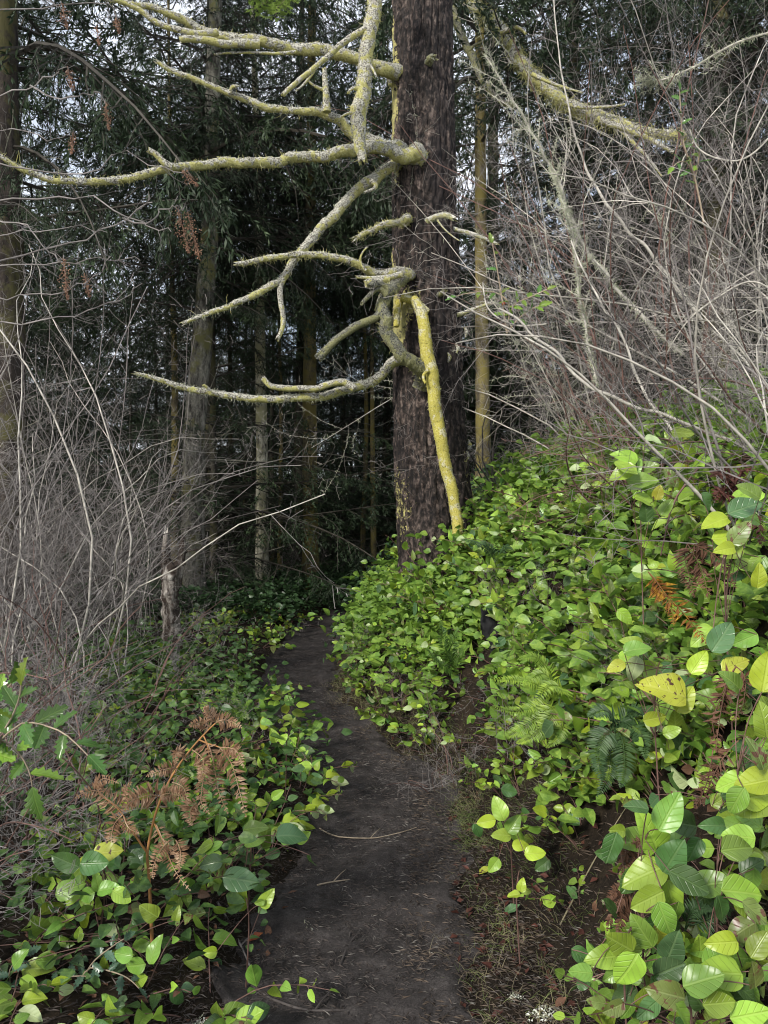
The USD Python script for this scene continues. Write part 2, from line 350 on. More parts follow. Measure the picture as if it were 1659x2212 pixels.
looks('soil', {
    'g': ('geometry', {}), 'n': ('noise_texture', {'scale': 9.0, 'detail': 8.0, 'roughness': .72}), 'f': ('noise_texture', {'scale': 130.0, 'detail': 5.0, 'roughness': .75}),
    'r': ('rgb_ramp', {'ramp': [(.3, (.020, .017, .016)), (.5, (.050, .043, .041)), (.7, (.098, .086, .081))]}), 'fr': ('rgb_ramp', {'ramp': [(.3, (.12,) * 3), (.55, (.5,) * 3), (.72, (.95,) * 3)]}),
    'mx': ('mix', {'mix_type': 'overlay', 'fac': .8}), 'h': ('math', {'math_type': 'multiply_add', 'value2': .6}), 'b': ('bump', {'strength': .9, 'distance': .02}), 'p': ('principled_bsdf', {'roughness': .85, 'specular_ior_level': .25})},
    [('g.position', 'n.vector'), ('g.position', 'f.vector'), ('n.fac', 'r.fac'), ('f.fac', 'fr.fac'), ('r.color', 'mx.color1'), ('fr.color', 'mx.color2'), ('mx.color', 'p.base_color'),
     ('f.fac', 'h.value1'), ('n.fac', 'h.value3'), ('h.value', 'b.height'), ('b.normal', 'p.normal')])
looks('duff', {
    'g': ('geometry', {}), 'n': ('noise_texture', {'scale': 5.0, 'detail': 8.0, 'roughness': .75}), 'f': ('noise_texture', {'scale': 90.0, 'detail': 5.0, 'roughness': .8}),
    'r': ('rgb_ramp', {'ramp': [(.3, (.012, .010, .007)), (.48, (.030, .022, .015)), (.6, (.050, .036, .022)), (.72, (.06, .06, .025))]}), 'fr': ('rgb_ramp', {'ramp': [(.3, (.1,) * 3), (.55, (.5,) * 3), (.72, (.95,) * 3)]}),
    'mx': ('mix', {'mix_type': 'overlay', 'fac': .8}), 'b': ('bump', {'strength': 1.0, 'distance': .03}), 'p': ('principled_bsdf', {'roughness': .95, 'specular_ior_level': .15})},
    [('g.position', 'n.vector'), ('g.position', 'f.vector'), ('n.fac', 'r.fac'), ('f.fac', 'fr.fac'), ('r.color', 'mx.color1'), ('fr.color', 'mx.color2'), ('mx.color', 'p.base_color'), ('f.fac', 'b.height'), ('b.normal', 'p.normal')])

# ------------------------------------------------------------------ ground and trail
_yc = [-4, 0, 2.4, 3.0, 3.6, 4.5, 5.37, 6.05, 6.74, 7.7, 9, 10.9, 12.5, 14.5, 18, 24, 70]
_xc = [-.2, -.14, -.11, -.07, -.03, -.01, -.30, -.55, -.77, -.85, -.90, -.90, -.50, .35, 2.0, 5.0, 20]
path_x = PchipInterpolator(_yc, _xc)


def half(y):
    return np.interp(y, [2, 4.5, 7, 11], [.42, .38, .36, .36])


def height(x, y, trail=False):
    x, y = np.asarray(x, float), np.asarray(y, float)
    s = x - path_x(y) - half(y)
    toe = np.interp(y, [0, 2.6, 3.6, 5, 70], [.36, .34, .16, .03, .0])
    u = np.maximum(s - toe, 0)
    b = 2.5 * (1 - np.exp(-(u * 1.3 + .25 * u * u) / 2.5)) * np.interp(y, [-4, 0, 2, 3, 9, 14, 25], [.5, .6, .8, 1, 1, .55, .2])
    v = np.maximum(-s - 2 * half(y), 0)
    l = .10 * (1 - np.exp(-v / .2)) + .35 * (1 - np.exp(-v / 9))
    p = np.stack([x, y, x * 0], -1)
    rough = (meshkit.fbm(p * 2.3, 3, 3) - .5) * .10 + (meshkit.noise(p * .35, 5) - .5) * .12 * sstep(4, 12, np.abs(x))
    b = b + 3.0 * sstep(24, 62, y)
    inside = sstep(-.08, .05, -(np.abs(x - path_x(y)) - half(y)))
    h = b + l + rough * (1 - .75 * inside)
    return h - (0.012 if trail else 0.05) * inside


g1 = np.sinh(np.linspace(-4.2, 4.2, 270)) / math.sinh(4.2) * 60
g2 = -3 + 83 * (np.sinh(np.linspace(0, 3.4, 330)) / math.sinh(3.4))
gx, gy = np.meshgrid(g1, g2)
gv = np.stack([gx + path_x(np.clip(gy, -4, 12)) * 0, gy, height(gx, gy)], -1)


def grid_faces(n, m):
    i, j = np.meshgrid(np.arange(n - 1), np.arange(m - 1), indexing='ij')
    q = np.stack([i * m + j, i * m + j + 1, (i + 1) * m + j + 1, (i + 1) * m + j], -1).reshape(-1, 4)
    return np.vstack([q[:, [0, 1, 2]], q[:, [0, 2, 3]]])


tag(part(WORLD, 'ground', (gv.reshape(-1, 3), grid_faces(*gx.shape)), 'duff'), 'dark forest floor of needle duff rising into a bank', kind='structure')
ty = -2 + 24 * np.linspace(0, 1, 900) ** 1.4
tu = np.linspace(-1, 1, 40)
tx = path_x(ty)[:, None] + (half(ty) + .06)[:, None] * tu[None] + (meshkit.noise(np.stack([ty * 3, ty * 0, ty * 0], 1), 8) - .5)[:, None] * .08 + (meshkit.fbm(np.stack([ty[:, None] * 6 + 0 * tu, np.sign(tu)[None] * 9 + 0 * ty[:, None], 0 * ty[:, None] + 0 * tu], -1), 3, 12) - .5) * .22 * tu[None]
tyy = np.broadcast_to(ty[:, None], tx.shape)
tp = np.stack([tx, tyy, tx * 0], -1)
tz = height(tx, tyy, True) + (meshkit.fbm(tp * 5, 4, 21) - .5) * .06 + (meshkit.noise(tp * 28, 22) - .5) * .012 - .05 * sstep(.84, 1, np.abs(tu))[None] - .015 * (1 - tu ** 2)[None]
tag(part(WORLD, 'trail', (np.stack([tx, tyy, tz], -1).reshape(-1, 3), grid_faces(*tx.shape)), 'soil'), 'dark trodden dirt footpath winding into the forest', kind='structure')


def tz_at(x, y):
    return height(x, y, True) - .015

# ------------------------------------------------------------------ the big fir
def px_limb(pts, d, r, **k):
    """Limb through photograph points; d a depth per point (or two ends), r radius in photograph pixels (ends or per point)."""
    n = len(pts)
    dd = np.interp(np.linspace(0, 1, n), np.linspace(0, 1, len(np.atleast_1d(d))), np.atleast_1d(d))
    rr = np.interp(np.linspace(0, 1, n), np.linspace(0, 1, len(np.atleast_1d(r))), np.atleast_1d(r))
    return [P(x, y, z) for (x, y), z in zip(pts, dd)], rr * dd / F


def tufts(vf, n, seed, size=(.012, .035), w=.0022, droop=.5):
    """Little curled lichen threads standing on a limb's surface."""
    g = np.random.default_rng(seed); v, f = vf
    tri = f[g.integers(0, len(f), n)]; a, b, c = v[tri[:, 0]], v[tri[:, 1]], v[tri[:, 2]]
    u = g.random((n, 2)); u[u.sum(1) > 1] = 1 - u[u.sum(1) > 1]
    p = a + (b - a) * u[:, :1] + (c - a) * u[:, 1:]
    nrm = unit(np.cross(b - a, c - a)) + g.normal(size=(n, 3)) * .5
    L = g.uniform(*size, n)
    pts, rad = run(g, p, unit(nrm), L, 4, np.array([0, 0, -droop]), np.full(n, w), .45, .3)
    return tubes(pts, rad, 3)


TX, TY = P(930, 1106, 7.0)[0], 7.0
tree = thing('fir_tree', 'huge fir with dark purple-brown scaly bark beside the trail', 'tree', (TX, TY, .5))
TO = np.array([TX, TY, .5])
nz, na = 620, 220
zz = np.linspace(.25, 9.5, nz)
cyc = np.interp(zz, [.25, 1.2, 1.9, 2.9, 4.6, 6.3, 9.5], [P(957, 0, 7)[0], P(950, 0, 7)[0], P(931, 0, 7)[0], P(923, 0, 7)[0], P(915, 0, 7)[0], P(910, 0, 7)[0], P(903, 0, 7)[0]])
rad0 = np.interp(zz, [.25, .9, 1.6, 2.4, 4.6, 6.3, 9.5], [.44, .37, .345, .325, .295, .272, .235])
th = np.linspace(0, 2 * np.pi, na, endpoint=False)
T, Z = np.meshgrid(th, zz)
q = np.stack([np.cos(T) * 2.1, np.sin(T) * 2.1, Z * .55], -1)
ridge = 1 - np.abs(2 * meshkit.fbm(np.stack([np.cos(T) * 5.2, np.sin(T) * 5.2, Z * 2.2], -1), 4, 31) - 1) * 2.4
plate = meshkit.fbm(np.stack([np.cos(T) * 11, np.sin(T) * 11, Z * 13], -1), 3, 41) - .5
R = rad0[:, None] * (1 + .07 * (meshkit.fbm(q * .9, 2, 33) - .5) + .05 * np.sin(3 * T + .6 + Z * .15) * .5) - .040 * np.clip(ridge - .35, 0, 1) ** 1.3 + .034 * plate
fl = np.exp(-(Z - .25) / .5) * .09 * (1 + np.cos(4 * T + 1))
R = R + fl
tv = np.stack([cyc[:, None] + R * np.cos(T), TY + R * np.sin(T), Z], -1)
i, j = np.meshgrid(np.arange(nz - 1), np.arange(na), indexing='ij')
qf = np.stack([i * na + j, i * na + (j + 1) % na, (i + 1) * na + (j + 1) % na, (i + 1) * na + j], -1).reshape(-1, 4)
tf = np.vstack([qf[:, [0, 1, 2]], qf[:, [0, 2, 3]]])
ang = lambda c: np.abs((T - c + np.pi) % (2 * np.pi) - np.pi)      # toward the camera is -pi/2, to the photo's left is pi
pat = meshkit.fbm(np.stack([np.cos(T) * 1.5, np.sin(T) * 1.5, Z * 1.1], -1), 4, 51)
lich = np.clip(1.15 - ang(math.pi + .20) / .62, 0, 1) * sstep(2.2, 3.2, Z) * np.clip((pat - .42) * 4.5, 0, 1.1) + np.clip(1 - ang(math.pi + .25) / .6, 0, 1) * sstep(2.6, 1.6, Z) * sstep(.9, 1.4, Z) * 1.05 * pat
for (zc, tc, rz, rt, a) in [(3.45, -2.0, .16, .35, .75), (3.30, -2.35, .3, .25, .6), (4.65, -2.6, .25, .35, .6), (5.45, -2.7, .3, .3, .6), (1.7, -2.4, .35, .4, .45), (2.0, -.35, .4, .16, .5)]:
    lich = lich + a * np.exp(-((Z - zc) / rz) ** 2 - (ang(tc) / rt) ** 2)
wet = sstep(.55, .1, ang(-.95 + .1 * np.sin(Z))) * sstep(.3, .55, meshkit.fbm(np.stack([np.cos(T) * 2.5, np.sin(T) * 2.5, Z * .3], -1), 3, 61)) * .7  # darker streaked band running up the trunk, right of its front
trunk = part(tree, 'trunk', (tv.reshape(-1, 3), tf), 'fir_bark', prim={'lichen': np.clip(lich, 0, 1).ravel(), 'wet': wet.ravel()}, origin=TO)

BRANCHES = [  # name/label, points, depth, radius px, material, tufts, extra twigs (points, depth, radius)
    ('upper lichen-crusted branch that forks near its tip', [(862, 158), (845, 152), (800, 140), (770, 128), (700, 113), (640, 107), (560, 94), (500, 80), (430, 62), (390, 42), (340, 22), (280, 6), (210, -6)], (6.85, 6.5, 6.2), (19, 16, 15, 14, 10, 6), 'lichen_limb', 240,
     [([(560, 98), (500, 95), (440, 88), (390, 86)], (6.3, 6.2), (10, 7)), ([(470, 70), (430, 74), (380, 62), (340, 48), (300, 22), (262, 4)], (6.25, 6.1), (8, 5)), ([(640, 112), (590, 116), (545, 114), (465, 117)], (6.35, 6.3), (4, 2))]),
    ('branch with a broken reddish tip below the upper one', [(866, 326), (830, 318), (790, 302), (755, 280), (728, 255), (700, 243), (650, 243), (590, 237), (540, 217), (500, 202), (440, 180), (400, 163), (345, 137)], (6.75, 6.45, 6.2), (17, 14, 11, 10, 9, 7), 'lichen_limb', 170,
     [([(704, 243), (704, 215), (702, 180), (700, 148)], (6.42, 6.4), (9, 5)), ([(700, 195), (680, 185), (664, 172)], (6.4, 6.35), (4, 2)), ([(498, 202), (502, 187), (512, 186)], (6.3, 6.25), (5, 3))]),
    ('longest branch, sweeping left out of a dark stub', [(900, 338), (880, 336), (850, 332), (800, 320), (770, 326), (720, 334), (660, 341), (600, 348), (540, 350), (480, 352), (430, 358), (370, 362), (300, 380), (230, 394), (160, 394), (100, 385), (50, 368), (0, 337), (-60, 300)], (6.70, 6.35, 5.9, 5.5), (20, 16, 14, 13, 11, 9, 7), 'lichen_limb', 330,
     [([(372, 360), (352, 350), (338, 336), (322, 325)], (5.85, 5.8), (8, 6))]),
    ('pale branch zigzagging down to the left', [(868, 352), (845, 360), (800, 387), (755, 425), (725, 465), (690, 500), (660, 532), (636, 566), (612, 600), (565, 630), (505, 658), (455, 676), (403, 696)], (6.80, 6.5, 6.3), (13, 14, 13, 11, 9, 6), 'lichen_limb', 230,
     [([(612, 598), (606, 625), (608, 660), (612, 690), (601, 732)], (6.45, 6.4), (7, 5)), ([(800, 392), (812, 402), (790, 415)], (6.6, 6.55), (6, 3))]),
    ('arched branch ending in a blunt stub', [(882, 592), (862, 590), (820, 593), (785, 580), (750, 562), (705, 552), (650, 552), (600, 557), (560, 563), (518, 568)], (6.66, 6.4, 6.25), (12, 11, 10, 9, 8), 'lichen_limb', 150,
     [([(870, 592), (820, 600), (770, 598)], (6.45, 6.4), (7, 3)), ([(840, 606), (810, 606), (790, 612)], (6.45, 6.4), (9, 8)), ([(790, 584), (778, 560), (792, 535)], (6.42, 6.4), (3, 2))]),
    ('long low branch with a paler fork lying on it', [(880, 770), (845, 785), (820, 815), (775, 836), (720, 850), (660, 861), (600, 863), (540, 861), (480, 853), (430, 846), (380, 832), (340, 818), (300, 808)], (6.80, 6.5, 6.3), (14, 12, 11, 10, 9, 6), 'lichen_limb', 260,
     [([(765, 838), (735, 824), (705, 830), (675, 840), (630, 840), (590, 836), (568, 818)], (6.5, 6.45), (8, 6)), ([(455, 850), (448, 838), (440, 832)], (6.35, 6.3), (5, 3))]),
    ('short tufted branch stub high on the left flank', [(880, 474), (862, 479), (838, 482), (808, 497), (770, 514)], (6.67, 6.5), (9, 7), 'lichen_limb', 170, []),
    ('short pale stub on the front of the trunk', [(925, 480), (935, 472), (950, 467), (976, 472)], (6.75, 6.5), (8, 8), 'pale_limb', 60, [([(945, 475), (960, 495), (990, 518)], (6.6, 6.55), (2, 1.3))]),
    ('gnarled dark branch curving down like a hook', [(918, 812), (905, 800), (880, 780), (852, 745), (833, 708), (826, 670), (833, 640), (850, 615), (866, 603), (884, 600)], (6.64, 6.35, 6.3, 6.45, 6.7), (22, 19, 18, 17, 20, 18), 'dark_limb', 110,
     [([(835, 640), (815, 622), (795, 640), (782, 655)], (6.3, 6.2), (8, 4)), ([(828, 668), (805, 690), (780, 700), (745, 722), (715, 745), (688, 775)], (6.32, 6.3), (9, 8)), ([(715, 745), (700, 755), (682, 770)], (6.3, 6.28), (6, 3)), ([(840, 628), (815, 612), (800, 618)], (6.3, 6.2), (9, 7))]),
    ('pale twig stub on the shaded right flank', [(965, 490), (990, 497), (1030, 508), (1066, 523)], (6.9, 6.8), (6, 5), 'pale_limb', 20, []),
    ('pale twig stub low on the right flank', [(975, 684), (1000, 676), (1030, 664), (1056, 655)], (6.9, 6.8), (6, 4), 'pale_limb', 20, []),
    ('knot stub on the upper trunk', [(925, 142), (930, 133), (938, 126)], (6.8, 6.62), (12, 9), 'dark_limb', 20, []),
    ('knot stub on the middle trunk', [(945, 640), (952, 634), (962, 627)], (6.8, 6.62), (9, 6), 'dark_limb', 15, []),
]
for k, (lab, pts, d, r, mat, nt, subs) in enumerate(BRANCHES):
    c, rr = px_limb(pts, d, np.array(r) * np.linspace(.84, .70, len(r)))
    c = [c[0] + [0, .28, 0]] + c; rr = np.concatenate([[rr[0] * 1.5, rr[0] * 1.25], rr[1:]])
    vf = limb(c, rr, 16, .012, .19, 100 + k, 17, jag=.09, wander=.9)
    b = part(tree, 'branch', vf, mat, 50, origin=TO, label=lab)
    for s, (sp, sd, sr) in enumerate(subs):
        c2, r2 = px_limb(sp, sd, sr)
        part(b, 'side_branch', limb(c2, r2, 10, .016, .14, 200 + 10 * k + s, 16, jag=.03), mat, 50, origin=TO)
    if len(pts) > 7 and mat != 'dark_limb':
        g = np.random.default_rng(150 + k)
        cc = np.array([np.interp(np.linspace(0, 1, 30), np.linspace(0, 1, len(c)), np.array(c)[:, q]) for q in range(3)]).T[None]
        p1, r1 = grow(g, cc, np.interp(np.linspace(0, 1, 30), np.linspace(0, 1, len(rr)), rr)[None], 16, .2, .98, 65, .07, 5, np.array([0, 0, .2]), (.3, .004), .1, .25)
        p1 = p1[:, :1] + (p1 - p1[:, :1]) * np.minimum(1, .11 / np.linalg.norm(p1[:, -1] - p1[:, 0], axis=1))[:, None, None]
        part(b, 'spurs', tubes(p1, r1, 5), mat, True, origin=TO, kind='stuff')
    if nt:
        part(b, 'lichen', tufts(vf, nt * 3, 300 + k, (.010, .04)), 'lichen_tuft' if k % 2 else 'lichen_yellow', False, origin=TO, kind='stuff')
# the collar of lichen where the yellow limb leans on the trunk, and the patches of moss on the flanks
for k, (x0, y0, x1, y1, d0, r0) in enumerate([(862, 650, 858, 705, 6.72, 9), (868, 640, 925, 672, 6.66, 9)]):
    c, rr = px_limb([(x0, y0), ((x0 + x1) / 2, (y0 + y1) / 2 - 4), (x1, y1)], (d0, d0 - .03), (r0, r0 * .7))
    part(tree, 'bark_ridge', limb(c, rr, 12, .015, .25, 400 + k, 20), 'yellow_limb', 50, origin=TO)
for k, (x, y, d) in enumerate([(1005, 718, 6.86), (985, 752, 6.78), (1012, 960, 6.9), (1008, 985, 6.9), (968, 772, 6.72)]):
    c, rr = px_limb([(x, y + 10), (x + 3, y), (x - 1, y - 11)], (d + .03, d + .03), (2, 4.5, 1.5))
    part(tree, 'lichen_patch', limb(c, rr, 10, .01, .45, 420 + k, 45), 'lichen_limb', 50, origin=TO)

# broken limbs that hang from, or lean on, the big tree
c, rr = px_limb([(822, -120), (815, -30), (803, 50), (793, 105), (786, 160), (780, 210), (774, 255), (776, 300), (784, 345)], (6.25, 6.2), (16, 16, 15, 17, 17, 10))
h = thing('hanging_limb', 'thick broken limb hanging upright, crusted with pale lichen, left of the huge trunk', 'limb', c[-1])
HO = c[-1]
vf = limb(c, rr, 16, .018, .13, 501, 13, jag=.07)
part(h, 'limb', vf, 'lichen_limb', 50, origin=HO)
for s, (sp, sd, sr) in enumerate([([(792, 62), (765, 78), (738, 97), (712, 120), (680, 145), (650, 170), (612, 206)], (6.2, 6.1), (7, 5)), ([(778, 195), (765, 190), (752, 200)], (6.2, 6.15), (5, 3)),
                                   ([(775, 250), (758, 245), (735, 255)], (6.2, 6.15), (4, 2)), ([(793, 135), (805, 150), (812, 165)], (6.2, 6.1), (4, 2)), ([(690, 135), (660, 178), (640, 195)], (6.15, 6.1), (3, 2))]):
    c2, r2 = px_limb(sp, sd, sr)
    part(h, 'side_branch', limb(c2, r2, 10, .016, .14, 520 + s, 16, jag=.02), 'lichen_limb', 50, origin=HO)
part(h, 'lichen', tufts(vf, 420, 540, (.015, .05)), 'lichen_yellow', False, origin=HO, kind='stuff')

c, rr = px_limb([(893, 645), (903, 662), (914, 690), (922, 740), (932, 815), (941, 880), (954, 950), (966, 1015), (978, 1070), (987, 1130), (992, 1180)], (6.62, 6.45, 6.40, 6.3), (9, 13, 14, 14, 13, 12, 11))
h = thing('leaning_limb', 'bright yellow lichened dead limb leaning against the front of the huge trunk', 'limb', c[-1])
vf = limb(c, rr, 16, .016, .09, 601, 16)
part(h, 'limb', vf, 'yellow_limb', 50, origin=c[-1])
part(h, 'lichen', tufts(vf, 500, 602, (.006, .02)), 'lichen_yellow', False, origin=c[-1], kind='stuff')
c2, r2 = px_limb([(926, 800), (915, 815), (920, 828)], (6.38, 6.35), (4, 3))
part(h, 'side_branch', limb(c2, r2, 8, .01, .1, 603), 'yellow_limb', 50, origin=c[-1])

# ------------------------------------------------------------------ conifers behind
def bough(seed, L=1.6, ntw=36, blade=.055, width=.0075, droop=.6, per=28, hang=1.2):
    """One drooping conifer bough along +x: wood and needle sprays."""
    g = np.random.default_rng(seed)
    p, r = run(g, np.zeros((1, 3)), np.array([[1, 0, .18]]), np.array([L]), 9, np.array([[0, 0, -droop]]), np.array([.014]), .05, .2)
    p1, r1 = grow(g, p, r, ntw, .1, 1.0, 55, .34, 4, np.array([0, 0, -hang]), (.5, .006), -.05, .06, side=.25)
    p2, r2 = grow(g, p1, r1, 3, .2, .9, 45, .55, 3, np.array([0, 0, -hang * .9]), (.6, .004), -.1, .06)
    wood = join([tubes(p, r, 4), tubes(p1, r1, 3)])
    B, D, N = [], [], []
    for pts, m in ((p1, per), (p2, max(6, per // 2))):
        n, K, _ = pts.shape
        t = g.uniform(.05, 1, (n, m)) * (K - 1.001); i = t.astype(int); w = (t - i)[..., None]; k = np.arange(n)[:, None]
        b = pts[k, i] * (1 - w) + pts[k, i + 1] * w; tan = unit(pts[k, i + 1] - pts[k, i])
        B.append(b.reshape(-1, 3)); D.append((tan + g.normal(size=tan.shape) * .42 + [0, 0, -.12]).reshape(-1, 3)); N.append((g.normal(size=tan.shape) * .6 + [0, 0, 1.0]).reshape(-1, 3))
    B, D, N = map(np.vstack, (B, D, N))
    return wood, blades(B, D, N, g.uniform(.6, 1.4, len(B)) * blade, g.uniform(.7, 1.4, len(B)) * width)


def quat(mat):
    """Quaternions (w, x, y, z) of rotation matrices."""
    w = np.sqrt(np.maximum(0, 1 + mat[:, 0, 0] + mat[:, 1, 1] + mat[:, 2, 2])) / 2
    x = np.copysign(np.sqrt(np.maximum(0, 1 + mat[:, 0, 0] - mat[:, 1, 1] - mat[:, 2, 2])) / 2, mat[:, 2, 1] - mat[:, 1, 2])
    y = np.copysign(np.sqrt(np.maximum(0, 1 - mat[:, 0, 0] + mat[:, 1, 1] - mat[:, 2, 2])) / 2, mat[:, 0, 2] - mat[:, 2, 0])
    z = np.copysign(np.sqrt(np.maximum(0, 1 - mat[:, 0, 0] - mat[:, 1, 1] + mat[:, 2, 2])) / 2, mat[:, 1, 0] - mat[:, 0, 1])
    return np.stack([w, x, y, z], 1)


def rot_zyx(yaw, pitch, roll):
    cy, sy, cp, sp, cr, sr = np.cos(yaw), np.sin(yaw), np.cos(pitch), np.sin(pitch), np.cos(roll), np.sin(roll)
    o = np.zeros_like(yaw)
    Rz = np.stack([np.stack([cy, -sy, o], -1), np.stack([sy, cy, o], -1), np.stack([o, o, o + 1], -1)], 1)
    Ry = np.stack([np.stack([cp, o, sp], -1), np.stack([o, o + 1, o], -1), np.stack([-sp, o, cp], -1)], 1)
    Rx = np.stack([np.stack([o + 1, o, o], -1), np.stack([o, cr, -sr], -1), np.stack([o, sr, cr], -1)], 1)
    return Rz @ Ry @ Rx


def scatter(parent, name, protos, pos, mats, scales, index, kind=None, label=None, orient=None):
    """protos: list of [(vertices-faces, material), ...]; one PointInstancer below parent."""
    path = numbered(str(parent.GetPath()) + '/' + name)
    pi = UsdGeom.PointInstancer.Define(stage, path)
    for k, pieces in enumerate(protos):
        pp = f'{path}/pattern_{k + 1}'
        UsdGeom.Xform.Define(stage, pp)
        for n, (vf, m) in enumerate(pieces):
            usdkit.mesh(stage, f'{pp}/piece_{n + 1}', vf, M[m], False)
        pi.GetPrototypesRel().AddTarget(pp)
    pi.CreateProtoIndicesAttr(Vt.IntArray.FromNumpy(np.asarray(index, np.int32)))
    pi.CreatePositionsAttr(Vt.Vec3fArray.FromNumpy(np.asarray(pos, np.float32)))
    qq = quat(mats)
    pi.CreateOrientationsAttr(Vt.QuathArray([Gf.Quath(float(a), float(b), float(c), float(d)) for a, b, c, d in qq]))
    s = np.asarray(scales, np.float32)
    pi.CreateScalesAttr(Vt.Vec3fArray.FromNumpy(np.repeat(s[:, None], 3, 1) if s.ndim == 1 else s))
    return tag(pi.GetPrim(), label, kind=kind)


def conifer(parent, seed, H, r0, z_crown, z_dead, mat_bark, needles, nb=90, spread=1.0, dead=26, lean=(0, 0), origin=np.zeros(3), deadlen=1.0, sides=16, top=.12, nproto=3, blade=.055, dead_parts=False, curve=None):
    g = np.random.default_rng(seed)
    z = np.linspace(-.3, H, max(24, int(H * 5)))
    c = np.stack([lean[0] * z + .10 * (meshkit.noise(np.stack([z * .3, z * 0, z * 0], 1), seed) - .5), lean[1] * z + .10 * (meshkit.noise(np.stack([z * .3, z * 0 + 7, z * 0], 1), seed) - .5), z], 1)
    if curve is not None:
        c[:, 0] += np.interp(z, *curve)
    r = r0 * np.interp(z / H, [-.1, 0, .06, 1], [1.5, 1.25, 1, top])
    vf = limb(c, r, sides, .12, .035, seed, 4, cap=False, wander=.12)
    part(parent, 'trunk', vf, mat_bark, origin=(0, 0, 0))
    at = lambda zz: np.stack([np.interp(zz, z, c[:, k]) for k in range(3)], -1)
    # dead lower branches
    if dead:
        zd = np.sort(g.uniform(z_dead, z_crown + 1.5, dead)); a = g.uniform(0, 2 * np.pi, dead)
        d = np.stack([np.cos(a), np.sin(a), g.uniform(-.25, .25, dead)], -1)
        L = g.uniform(.25, 1.15, dead) * deadlen
        p, rr = run(g, at(zd), unit(d), L, 7, np.array([0, 0, .35]), np.clip(.006 + .006 * L, .006, .016), .09, .35)
        p1, r1 = grow(g, p, rr, 3, .35, .95, 45, .35, 4, np.array([0, 0, .1]), (.6, .005), 0, .1)
        if dead_parts:
            for k in range(dead):
                part(parent, 'dead_branch', join([tubes(p[k:k + 1], rr[k:k + 1], 5), tubes(p1[3 * k:3 * k + 3], r1[3 * k:3 * k + 3], 3)]), 'dead_twig', True)
        else:
            part(parent, 'dead_branches', join([tubes(p, rr, 4), tubes(p1, r1, 3)]), 'dead_twig', True, kind='stuff')
    if nb:
        cr = UsdGeom.Xform.Define(stage, str(parent.GetPath()) + '/crown')
        cr.AddTranslateOp().Set(Gf.Vec3d(*map(float, at(np.array([z_crown]))[0])))
        cr.AddRotateZOp().Set(float(g.uniform(0, 360)))
        cr.AddScaleOp().Set(Gf.Vec3f(spread, spread, (H - z_crown) / 10))
        cr.GetPrim().GetReferences().AddInternalReference(CROWNS[needles].GetPath())
        cr.GetPrim().SetInstanceable(True)


def crown_model(seed, needles, nb=68, blade=.036):
    """Boughs on ten metres of stem, with gaps between them."""
    g = np.random.default_rng(seed); m = model('crown')
    frac = np.sort(g.random(nb)) ** 1.1
    a = np.arange(nb) * 2.399 + g.normal(size=nb) * .6
    rm = rot_zyx(a, g.uniform(-.25, .32, nb) - .25 * frac, g.normal(size=nb) * .2)
    sc = g.uniform(.6, 1.35, nb) * np.interp(frac, [0, .15, 1], [.85, 1.1, .3]) * 1.45
    W, N = [], []
    protos = [bough(seed * 7 + k, blade=blade) for k in range(4)]
    for k in range(nb):
        (wv, wf), (nv, nf) = protos[k % 4]
        o = np.array([0, 0, frac[k] * 10])
        W.append((wv @ (rm[k].T * sc[k]) + o, wf)); N.append((nv @ (rm[k].T * sc[k]) + o, nf))
    part(m, 'boughs', join(W), 'bough_wood', False, kind='stuff'); part(m, 'foliage', join(N), needles, False, kind='stuff')
    return m


CROWNS = {'needles_dark': crown_model(61, 'needles_dark'), 'needles_grey': crown_model(62, 'needles_grey'), 'needles_far': crown_model(63, 'needles_far')}


def ground_at(x, y):
    return float(height(np.array([x]), np.array([y]))[0])


